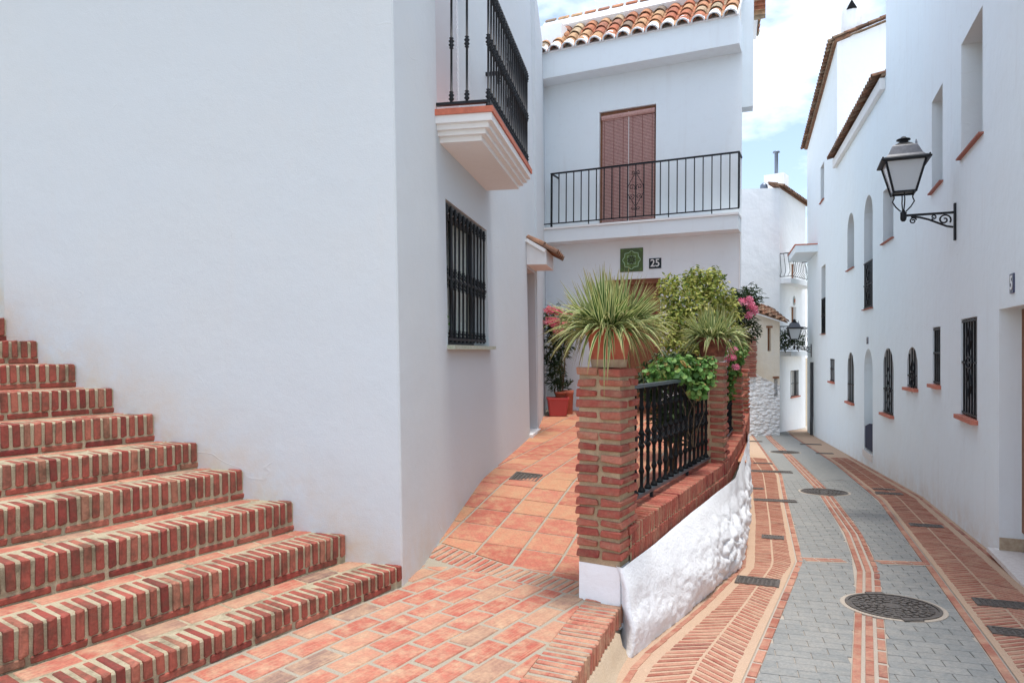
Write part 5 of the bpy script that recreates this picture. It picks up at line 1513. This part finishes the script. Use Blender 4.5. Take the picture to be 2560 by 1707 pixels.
# ------------------------------------------------------------------ retaining wall: rough whitewash below a brick coping
rw = thing('retaining_wall', 'rough whitewashed retaining wall with brick coping beside the street', 'wall', (1.6, 6.2, -2.1))
TOPL = [(0.705, 4.36), (0.735, 4.41), (1.43, 5.60), (2.29, 7.00), (3.18, 9.20), (4.07, 12.0)]                # upper edge of the whitewash
def ztop(D): 
    if D < 4.9: return -1.385
    if D < 7.0: return -1.385+(D-4.9)/2.1*0.085
    return -1.30+(D-7.0)*0.045
NX, NZ = 300, 64
V = []; Fc = []
Ds = [4.36+(12.1-4.36)*(i/NX)**1.35 for i in range(NX+1)]
for i, D in enumerate(Ds):
    xt = lerp_poly(TOPL, D); zt = ztop(D)
    Db = D-0.12*max(0.0, 1-(D-4.3)/4.5); xb = lerp_poly(WB, Db); zb = HS(Db)-0.03
    t = Vector((lerp_poly(TOPL, D+0.2)-xt, 0.2)).normalized(); nn = Vector((t.y, -t.x, 0.12))
    for j in range(NZ+1):
        f = j/NZ
        p = Vector((xt+(xb-xt)*(f**0.8), D+(Db-D)*f, zt+(zb-zt)*f))
        p += Vector((t.y, -t.x, 0))*0.10*math.sin(math.pi*f)*(0.5+0.5*noise.noise((D*0.8, f*2, 4)))
        rough = min(1.0, max(0.12, (f-0.10)*2.2))*min(1, max(0.35, (D-4.5)*0.6))
        lum = noise.noise((D*2.1, f*3.2, 1.0))*0.040+noise.noise((D*6, p.z*6, 2.0))*0.040+abs(noise.noise((D*14, p.z*11, 5.0)))*0.040+abs(noise.noise((D*30, p.z*22, 3.0)))*0.018
        big = max(0.0, min(1, (D-5.4)/0.9))*(0.05*max(0, noise.noise((D*3.4, p.z*3.0, 9.0))))
        vd = noise.voronoi((D*5.2+noise.noise((D*4, p.z*4, 7))*0.5, p.z*5.8, 0.0))[0]
        stone = 0.042*max(0.0, min(1.0, (vd[1]-vd[0])*2.2))**0.6
        mixs = max(0.0, min(1.0, (D-5.0)/1.4))*min(1, f*4)*min(1, (1.1-f)*5)
        lum = lum*(1-0.35*mixs)+stone*mixs
        dd_ = rough*(lum)+big*min(1, f*3)*min(1, (1.15-f)*6)
        V.append(tuple(p+nn*dd_))
    if i:
        for j in range(NZ):
            a = (i-1)*(NZ+1)+j; Fc.append((a, a+1, a+NZ+2, a+NZ+1))
for j in range(NZ+1):                                     # rounded near end, turned back under the landing
    p = Vector(V[j]); q = p+Vector((-0.03, 0.03, 0)); V.append(tuple(q)); V.append(tuple(q+Vector((-0.02, 0.30, 0))))
b0_ = (NX+1)*(NZ+1)
for j in range(NZ): Fc += [(j, b0_+2*j, b0_+2*j+2, j+1), (b0_+2*j, b0_+2*j+1, b0_+2*j+3, b0_+2*j+2)]
mk('whitewash', V, Fc, 'plaster_rough', rw, smooth=True)
# white plinth under the near pillar
def plinth(c, ax, w, z0, z1, parent, wob=0.004):
    c = Vector(c); ax = Vector(ax).normalized(); ay = Vector((-ax.y, ax.x)); V = []; Fc = []; n = 6; m = 6
    ring = [(-1+2*i/n, -1) for i in range(n)]+[(1, -1+2*i/n) for i in range(n)]+[(1-2*i/n, 1) for i in range(n)]+[(-1, 1-2*i/n) for i in range(n)]
    for k in range(m+1):
        for a, b in ring:
            q = c+ax*a*w/2+ay*b*w/2; q = Vector((q.x, q.y, z0+(z1-z0)*k/m)); o = Vector((ax.x*a+ay.x*b, ax.y*a+ay.y*b, 0)).normalized()
            V.append(tuple(q+o*wob*noise.noise(q*9)))
    L_ = len(ring)
    for k in range(m):
        for i in range(L_): Fc.append((k*L_+i, k*L_+(i+1) % L_, (k+1)*L_+(i+1) % L_, (k+1)*L_+i))
    Fc.append(tuple(range(m*L_, (m+1)*L_)))
    return mk('plinth', V, Fc, 'plaster_bright', parent)
plinth((0.644+0.0, 4.605), PA, 0.288, -1.80, -1.401, rw)
# coping body and bricks on edge
def zcop(D):
    if D < 7.0: return -1.165+(D-4.9)*0.012
    if D < 9.3: return -1.14+(D-7.0)*0.012
    return -1.112+(D-9.3)*0.045
V = []; Fc = []; k = 0; D = 4.62
while D < 12.05:
    x = lerp_poly(PAR, D); t = Vector((lerp_poly(PAR, D+0.2)-x, 0.2)).normalized(); r = Vector((t.y, -t.x)); zc = zcop(D)-0.006
    for o, z in ((-0.14, zc-0.75), (-0.14, zc), (0.155, zc), (0.155, zc-0.30)):
        V.append((x+r.x*o, D+r.y*o, z))
    if k:
        for j in range(3): Fc.append((4*k-4+j, 4*k-3+j, 4*k+1+j, 4*k+j))
    D += 0.12; k += 1
mk('coping_core', V, Fc, 'mortar_pillar', rw)
cb = Pieces('coping_brick', rw)
D = 4.66
while D < 12.0:
    x = lerp_poly(PAR, D); t = Vector((lerp_poly(PAR, D+0.15)-lerp_poly(PAR, D-0.15), 0.3)).normalized(); r = Vector((t.y, -t.x)); z = zcop(D)
    me = brick_mesh((0.30, 0.040, 0.13), 'brick', 0.008, 0.005, 6)
    cb.mesh(me, frameM((x+r.x*0.012, D+r.y*0.012, z-0.062+random.uniform(-.003, .004)), (r.x, r.y, 0), (t.x, t.y, 0), (0, 0, 1)) @ Matrix.Rotation(random.uniform(-.03, .03), 4, 'Z'))
    me = brick_mesh((0.05, 0.040, 0.15), 'brick', 0.008, 0.004, 6)
    cb.mesh(me, frameM((x+r.x*0.14, D+r.y*0.14, z-0.205+random.uniform(-.004, .004)), (r.x, r.y, 0), (t.x, t.y, 0), (0, 0, 1)))
    D += t.y*0.054
cb.done()

# ------------------------------------------------------------------ cast railings between the pillars
def railing(pa, pb, zb, zt, label, n, dbl=True):
    pa, pb = Vector(pa), Vector(pb); t = (pb-pa).normalized(); r = Vector((t.y, -t.x)); L_ = (pb-pa).length
    T3, R3, U3 = Vector((t.x, t.y, 0)), Vector((r.x, r.y, 0)), Vector((0, 0, 1))
    root = thing('iron_railing', label, 'railing', (*((pa+pb)/2), zb), 'iron railings between the parapet pillars')
    c = (pa+pb)/2
    mk('top_rail', axbox((c.x, c.y, zt), T3, R3, U3, L_/2, 0.030, 0.012), BOXF, 'iron_rail', root)
    mk('bottom_rail', axbox((c.x, c.y, zb), T3, R3, U3, L_/2, 0.028, 0.012), BOXF, 'iron_rail', root)
    h = zt-zb-0.024
    prof = [(0, 0.028), (0.012, 0.030), (0.022, 0.024), (0.035, 0.016), (0.05, 0.013)]
    for f, r_ in ((0.20, 0.024), (0.36, 0.016), (0.44, 0.026), (0.50, 0.017), (0.56, 0.026), (0.64, 0.016), (0.80, 0.024)):
        z = h*f
        prof += [(z-0.028, 0.0135), (z-0.012, r_*0.8), (z, r_), (z+0.012, r_*0.8), (z+0.028, 0.0145)]
    prof += [(h-0.03, 0.0135), (h-0.012, 0.026), (h, 0.024)]
    prof.sort(key=lambda q: q[0])
    me = lathe_mesh('baluster', prof, 'iron_black', 9)
    for i in range(n):
        p = pa+t*L_*(i+0.5)/n
        inst('baluster', me, Matrix.Translation((p.x, p.y, zb+0.012)), root)
    for f in (0.30, 0.70):
        p = pa+t*L_*f; mk('foot', axbox((p.x, p.y, zb-0.045), T3, R3, U3, 0.012, 0.012, 0.033), BOXF, 'iron', root)
    # decorative cast band half way up
    for i in range(n-1):
        p = pa+t*L_*(i+1)/n
        mk('rosette', *tube([Vector((p.x, p.y, zb+0.012+h*0.5))+T3*0.034*math.cos(a)+U3*0.034*math.sin(a) for a in [q*math.pi/4 for q in range(8)]], 0.008, 4, True), 'iron', root)
    return root
ra = Vector(p1c)+Vector((0.496, 0.868))*0.165; rb_ = Vector(p2c)-Vector((0.496, 0.868))*0.16
railing(ra, rb_, -1.085, -0.265, 'near black cast iron railing with turned balusters beside the big brick pillar', 17)
d23 = (Vector(p3c)-Vector(p2c)).normalized()
railing(Vector(p2c)+d23*0.16, Vector(p3c)-d23*0.15, -1.05, -0.265, 'farther black iron railing hidden behind the second brick pillar', 16)

# ------------------------------------------------------------------ pots and plants
def pot_obj(name, c, r0, r1, h, mat, parent, rim=True, band=None):
    prof = [(0, r0*0.97), (0.006, r0)]
    if band: prof += [(h*band, r0+(r1-r0)*band)]
    prof += [(h*0.80, r0+(r1-r0)*0.80)]
    if rim: prof += [(h*0.82, r1*1.05), (h, r1*1.10), (h, r1*0.97), (h*0.9, r1*0.93)]
    else: prof += [(h, r1), (h, r1*0.93), (h*0.9, r1*0.90)]
    V, Fc = lathe(prof, 24, c)
    return mk(name, V, Fc, mat, parent, smooth=True)
def blade(c, ang, ln, elev, droop, width, n=8):
    """strap leaf leaving the pot at an angle and bending over; verts, faces, edge and tip weights"""
    V = []; Fc = []; E = []; T = []
    hd = Vector((math.cos(ang), math.sin(ang), 0)); sd = Vector((-math.sin(ang), math.cos(ang), 0))
    tw = random.uniform(-0.9, 0.9); sw = random.uniform(-0.05, 0.05); kink = random.random() < 0.08
    for i in range(n+1):
        t = i/n
        p = Vector(c)+hd*(ln*math.cos(elev)*t*(1-0.12*t))+Vector((0, 0, ln*math.sin(elev)*t-droop*t**2.5))
        if kink and t > 0.6: p.z -= (t-0.6)*ln*0.8
        p += sd*(sw*t*t)
        w = width*(0.55+0.75*math.sin(math.pi*min(1, t*0.7+0.15)))*(1-t**3*0.95)
        s_ = (sd*math.cos(tw*t)+Vector((0, 0, 1))*math.sin(tw*t))
        V += [p-s_*w, p-Vector((0, 0, w*0.4)), p+s_*w]; E += [1, 0, 1]; T += [t]*3
        if i: b = 3*i; Fc += [(b-3, b-2, b+1, b), (b-2, b-1, b+2, b+1)]
    return V, Fc, E, T
def leaves_mesh(name, pts, mat, parent, kind='stuff'):
    """pts: list of (pos, normal, up, length, width, shape)"""
    V = []; Fc = []; rn = []
    for p, nrm, upd, ln, wd, shp in pts:
        nrm = nrm.normalized(); u = (upd-nrm*upd.dot(nrm))
        u = u.normalized() if u.length > 1e-4 else Vector((1, 0, 0)); s = u.cross(nrm); b = len(V); rv = random.random()
        if shp == 'oval':
            V += [p, p+u*ln*0.35+s*wd*0.5+nrm*wd*0.12, p+u*ln*0.75+s*wd*0.38, p+u*ln-nrm*ln*0.08, p+u*ln*0.75-s*wd*0.38, p+u*ln*0.35-s*wd*0.5+nrm*wd*0.12]
            Fc += [(b, b+1, b+2, b+3), (b, b+3, b+4, b+5)]; rn += [rv]*2
        elif shp == 'round':
            m = 9; V.append(p)
            for k in range(m):
                a = 2*math.pi*k/m+0.3; rr = ln*(0.5+0.06*math.sin(a*5))
                V.append(p+u*(rr*math.cos(a)+ln*0.25)+s*rr*math.sin(a)+nrm*ln*0.14)
            Fc += [(b, b+1+k, b+1+(k+1) % m) for k in range(m)]; rn += [rv]*m
        elif shp == 'petal':
            m = 5
            V.append(p)
            for k in range(m):
                a = 2*math.pi*k/m
                for da, q in ((-0.32, 0.85), (0, 1.0), (0.32, 0.85)):
                    V.append(p+(u*math.cos(a+da)+s*math.sin(a+da))*ln*q+nrm*ln*0.25)
                Fc += [(b, b+1+3*k, b+2+3*k, b+3+3*k)]; rn.append(rv)
    return mk(name, V, Fc, mat, parent, rnd=rn, kind=kind)
def rdir(): 
    while True:
        v = Vector((random.uniform(-1, 1), random.uniform(-1, 1), random.uniform(-1, 1)))
        if 0.05 < v.length < 1: return v.normalized()
def spider_plant(label, base, pot, n, reach, up, hang, single, width):
    root = thing('potted_grass', label, 'potted plant', base, 'striped grassy plants in pots on the pillars')
    r0, r1, h, mat = pot
    b = Vector(base)
    pot_obj('pot', b, r0, r1, h, mat, root)
    V, Fc = lathe([(0, r0*1.012), (h*0.20, r0+(r1-r0)*0.20+0.002)], 24, b+Vector((0, 0, 0.001)))
    mk('pot_base_band', V[:], Fc[:-2], 'pot_band', root, smooth=True)
    V, Fc = lathe([(0, r1*0.9), (0.005, r1*0.88)], 18, b+Vector((0, 0, h*0.9))); mk('soil', V, Fc, 'soil', root)
    allv = []
    for i in range(n):
        an = random.uniform(0, 2*math.pi); q = random.random()
        rr = r1*0.75*math.sqrt(random.random())
        c = b+Vector((math.cos(an)*rr, math.sin(an)*rr, h*0.92))
        an2 = an+random.uniform(-0.5, 0.5)
        if q < 0.46:                 # upright to spreading
            el = R(random.uniform(22, 84)); ln = up*random.uniform(0.80, 1.12); dr_ = up*random.uniform(0.02, 0.28)*math.cos(el)
        elif q < 0.84:               # arching sideways
            el = R(random.uniform(5, 45)); ln = up*random.uniform(0.85, 1.15); dr_ = up*random.uniform(0.2, 0.62)
        else:                        # hanging over the rim
            el = R(random.uniform(5, 40)); ln = up*random.uniform(0.60, 0.85); dr_ = hang*random.uniform(0.6, 1.15)
            if math.sin(an2) < -0.45 and random.random() < 0.7: continue
        allv.append(blade(c, an2, ln, el, dr_, width*random.uniform(0.7, 1.2)))
    if single:
        for V, Fc, E, T in allv[:300]: mk('leaf', V, Fc, 'leaf_spider', root, attrs={'edge': E, 'tip': T}, smooth=True)
    rest = allv[300:] if single else allv
    if rest:
        V = []; Fc = []; E = []; T = []; rn = []
        for v, f, e, t in rest:
            k = len(V); V += v; E += e; T += t; Fc += [tuple(i+k for i in q) for q in f]; rn += [random.random()]*len(f)
        mk('foliage', V, Fc, 'leaf_spider', root, attrs={'edge': E, 'tip': T}, rnd=rn, smooth=True, kind='stuff')
    return root
spider_plant('big striped grassy plant in a terracotta pot on the near brick pillar', (p1c[0]+0.01, p1c[1], PT+0.006), (0.116, 0.150, 0.262, 'terracotta'), 620, 0.42, 0.425, 0.37, True, 0.0096)
spider_plant('smaller striped grassy plant in a dark clay pot on the second pillar', (p2c[0]+0.01, p2c[1], PT+0.006), (0.112, 0.150, 0.245, 'terracotta_dark'), 340, 0.37, 0.38, 0.26, False, 0.0105)
# plant in the left window
pt_, wp = WINPLANT
L_ = []
for i in range(34):
    p = wp+Vector((random.uniform(-.05, .05), random.uniform(-.10, .10), random.uniform(0, 0.22)))
    L_.append((p, (Vector((0.9, -0.3, 0.4))+rdir()*0.6), rdir()+Vector((0, 0, -0.4)), random.uniform(0.05, 0.075), random.uniform(0.035, 0.05), 'oval'))
leaves_mesh('foliage', L_, 'leaf_geranium', pt_)
mk('stem', *tube([wp-Vector((0, 0, 0.06)), wp+Vector((0.01, 0.02, 0.1)), wp+Vector((0.0, -0.02, 0.2))], 0.004, 5), 'bark', pt_)

def stems(base, tops, r, parent, name='trunk'):
    mb = MB()
    for t in tops:
        t = Vector(t); b = Vector(base)+Vector((random.uniform(-.06, .06), random.uniform(-.06, .06), 0)); m = (b+t)/2+Vector((random.uniform(-.1, .1), random.uniform(-.1, .1), 0.05))
        mb.add(*tube([b, b.lerp(m, 0.5)+Vector((random.uniform(-.03, .03), 0, 0)), m, t.lerp(m, 0.4), t], r, 6, False, [1, 0.9, 0.75, 0.5, 0.25]))
    return mb.build(name, 'bark', parent)
def U(x, y, D): return Vector(((x-1176)/1568*D, D, (805-y)/1568*D))
def bush(name, label, base, blobs, n, size, mat, shape='oval', asp=0.5, group=None, cat='shrub', trunk=0.018, out=0.6, droop=0.0):
    root = thing(name, label, cat, base, group)
    if trunk: stems(base, [b[0]-Vector((0, 0, b[1][2]*0.3)) for b in blobs], trunk, root)
    vol = [b[1][0]*b[1][1]*b[1][2] for b in blobs]; tot = sum(v**0.67 for v in vol)
    L_ = []
    for (c, r), v in zip(blobs, vol):
        for i in range(int(n*v**0.67/tot)):
            d = rdir(); q = random.uniform(0.45, 1.08)
            k = 1+0.22*noise.noise(d*2.2+c)
            p = c+Vector((d.x*r[0], d.y*r[1], d.z*r[2]))*q*k
            nrm = d*out+rdir()*0.7+Vector((0, 0, 0.45)); L_.append((p, nrm, d+rdir()*0.9+Vector((0, 0, -droop)), size*random.uniform(0.7, 1.25), size*asp*random.uniform(0.8, 1.2), shape))
    leaves_mesh('crown', L_, mat, root)
    return root
# yellow-green shrub behind the railing
D = 9.0
def bl(x, y, D, rx, rz): return (U(x, y, D), (rx/1568*D, rx/1568*D*0.85, rz/1568*D))
sb_ = bush('variegated_shrub', 'tall yellow-green variegated shrub between the two potted grasses', (2.35, 8.5, TZ(8.5)),
     [bl(1560, 690, 8.4, 48, 55), bl(1612, 655, 8.7, 42, 42), bl(1642, 690, 8.6, 48, 50), bl(1585, 740, 8.3, 62, 46), bl(1540, 760, 8.2, 40, 40), bl(1660, 720, 8.8, 40, 40), bl(1612, 785, 8.3, 50, 42), bl(1558, 800, 8.1, 45, 36), bl(1535, 655, 8.6, 24, 28), bl(1590, 640, 8.7, 22, 24), bl(1640, 640, 8.8, 24, 26)],
     6400, 0.062, 'leaf_shrub', 'oval', 0.42)
# darker leaves low behind it
bush('dark_shrub', 'dark leafy shrub low behind the near railing', (1.75, 7.6, TZ(7.6)), [bl(1545, 850, 7.2, 60, 40), bl(1500, 880, 6.9, 32, 34), bl(1590, 860, 7.3, 45, 45), bl(1580, 930, 7.2, 42, 60), bl(1540, 960, 7.0, 36, 55), bl(1605, 990, 7.2, 26, 50)], 4200, 0.085, 'leaf_dark', 'oval', 0.35)
# scalloped-leaf pelargonium spilling over the railing
ge = bush('pelargonium', 'bright green round-leaved plant spilling over the near railing', (1.70, 6.45, -0.9),
     [bl(1512, 856, 6.1, 28, 20), bl(1535, 845, 6.2, 40, 26), bl(1575, 842, 6.3, 40, 26), bl(1612, 862, 6.35, 30, 30), bl(1600, 895, 6.25, 26, 22), bl(1555, 865, 6.1, 30, 16), bl(1625, 835, 6.4, 18, 18)], 1150, 0.048, 'leaf_geranium', 'round', 1.0, None, 'plant', 0.004, 0.9, 0.3)
# oleanders
def flowers(c, r, n, sz, mat, parent, name='flower'):
    L_ = []
    for i in range(n):
        d = rdir(); d.y = -abs(d.y)
        p = c+Vector((d.x*r[0], d.y*r[1], d.z*r[2]))*random.uniform(0.5, 1.1)
        L_.append((p, d+Vector((0, -0.9, 0.4)), rdir(), sz*random.uniform(0.7, 1.2), 0, 'petal'))
    return leaves_mesh(name, L_, mat, parent)
ol = bush('oleander', 'pink-flowered oleander beside the doorway at the left of house 25', (0.95, 13.0, TZ(13)+0.02),
     [bl(1275, 735, 12.8, 26, 34), bl(1290, 780, 12.8, 22, 44), bl(1268, 800, 12.9, 18, 50), bl(1276, 855, 12.9, 18, 40), bl(1300, 750, 12.7, 18, 30)], 1500, 0.13, 'leaf_dark', 'oval', 0.17)
for x, y, rx, rz, n in ((1262, 712, 14, 9, 22), (1285, 716, 12, 8, 16), (1270, 738, 20, 10, 60), (1296, 745, 12, 9, 24), (1283, 757, 13, 9, 34), (1304, 722, 8, 8, 12)):
    c = U(x, y, 12.55); flowers(c, (rx/125, 0.15, rz/125), n, 0.042, 'flower_red', ol)
ol2 = bush('oleander', 'pink-flowered oleander leaning over the wall at the corner of house 25', (3.05, 10.2, TZ(10.2)),
     [bl(1705, 690, 9.9, 30, 26), bl(1722, 680, 9.9, 26, 26), bl(1700, 730, 9.8, 28, 30), bl(1722, 755, 9.9, 22, 26), bl(1690, 790, 9.7, 24, 40), bl(1706, 700, 9.6, 24, 40)], 1700, 0.085, 'leaf_dark', 'oval', 0.22)
for x, y, rx, rz, n in ((1717, 688, 10, 5, 16), (1722, 700, 9, 6, 16), (1731, 712, 8, 8, 16), (1720, 722, 7, 5, 12), (1698, 692, 5, 6, 6)):
    flowers(U(x, y, 9.4), (rx/160, 0.1, rz/160), n, 0.036, 'flower_pink', ol2)
iv = bush('pink_pelargonium', 'pink-flowered plant trailing between the second and third pillars', (2.52, 8.75, TZ(8.75)),
     [bl(1690, 815, 8.6, 20, 26), bl(1682, 850, 8.6, 15, 30), bl(1700, 800, 8.8, 14, 30), bl(1676, 890, 8.6, 10, 26), bl(1640, 800, 8.0, 26, 20)], 900, 0.06, 'leaf_geranium', 'oval', 0.7, None, 'plant', 0.006)
for x, y, rx, rz, n in ((1680, 802, 10, 6, 16), (1676, 820, 14, 6, 22), (1688, 842, 8, 6, 10), (1600, 812, 9, 5, 10)):
    flowers(U(x, y, 8.25), (rx/190, 0.08, rz/190), n, 0.028, 'flower_pink', iv)
# red planter with two small clay pots, by the left of house 25
c = U(1281, 937, 12.6); c.z = TZ(12.6)+0.004
pln = thing('red_planter', 'red plastic planter on the tiled terrace below the oleander', 'planter', c)
V = []; Fc = []
lv = [(0, 0.155, 0.13), (0.29, 0.19, 0.155), (0.30, 0.205, 0.17), (0.335, 0.205, 0.17), (0.335, 0.185, 0.15), (0.27, 0.18, 0.145)]
for z, a, b in lv:
    for sx, sy in ((-1, -0.85), (-0.85, -1), (0.85, -1), (1, -0.85), (1, 0.85), (0.85, 1), (-0.85, 1), (-1, 0.85)): V.append((c.x+sx*a, c.y+sy*b, c.z+z))
for i in range(len(lv)-1):
    for k in range(8): Fc.append((i*8+k, i*8+(k+1) % 8, i*8+8+(k+1) % 8, i*8+8+k))
Fc.append(tuple(range(40, 48))); Fc.append(tuple(reversed(range(8))))
mk('planter_box', V, Fc, 'planter_red', pln)
mk('earth', [(c.x+a*0.17, c.y+b*0.135, c.z+0.30) for a, b in ((-1, -1), (1, -1), (1, 1), (-1, 1))], [(0, 1, 2, 3)], 'soil', pln)
for i, (dx, lab) in enumerate(((0.05, 'left of two small clay pots standing in the red planter'), (0.20, 'right of two small clay pots behind the red planter rim'))):
    q = Vector((c.x+dx, c.y+(0.02 if i == 0 else 0.26), c.z+0.301 if i == 0 else TZ(12.86)+0.004))
    hh = 0.13 if i == 0 else 0.44
    t = thing('clay_pot', lab, 'pot', q, 'small clay pots by the red planter')
    pot_obj('pot', q, 0.07 if i == 0 else 0.10, 0.095 if i == 0 else 0.11, hh, 'terracotta', t)
    L_ = [(q+Vector((random.uniform(-.06, .06), random.uniform(-.06, .06), hh+0.02+random.random()*(0.55 if i == 0 else 0.1))), rdir()+Vector((0, -0.5, 0.2)), rdir()*0.8+Vector((0, 0, 0.7)), 0.13, 0.022, 'oval') for k in range(70 if i == 0 else 30)]
    leaves_mesh('foliage', L_, 'leaf_dark', t)
# leafy pots on the far balcony
for i, (x, lab) in enumerate(((1806, 'bushy potted plant at the left end of the far balcony'), (1838, 'smaller potted plant at the right of the far balcony'))):
    s_, z_ = FB.hit(x, 800, 0.3)
    p = FB.p(s_, FB.hit(1800, 806)[1]+0.004, 0.3)
    bush('balcony_plant', lab, tuple(p), [(p+Vector((0, 0, 0.45)), (0.3, 0.25, 0.4) if i == 0 else (0.2, 0.2, 0.25))], 500 if i == 0 else 220, 0.09, 'leaf_dark', 'oval', 0.5, None, 'plant')
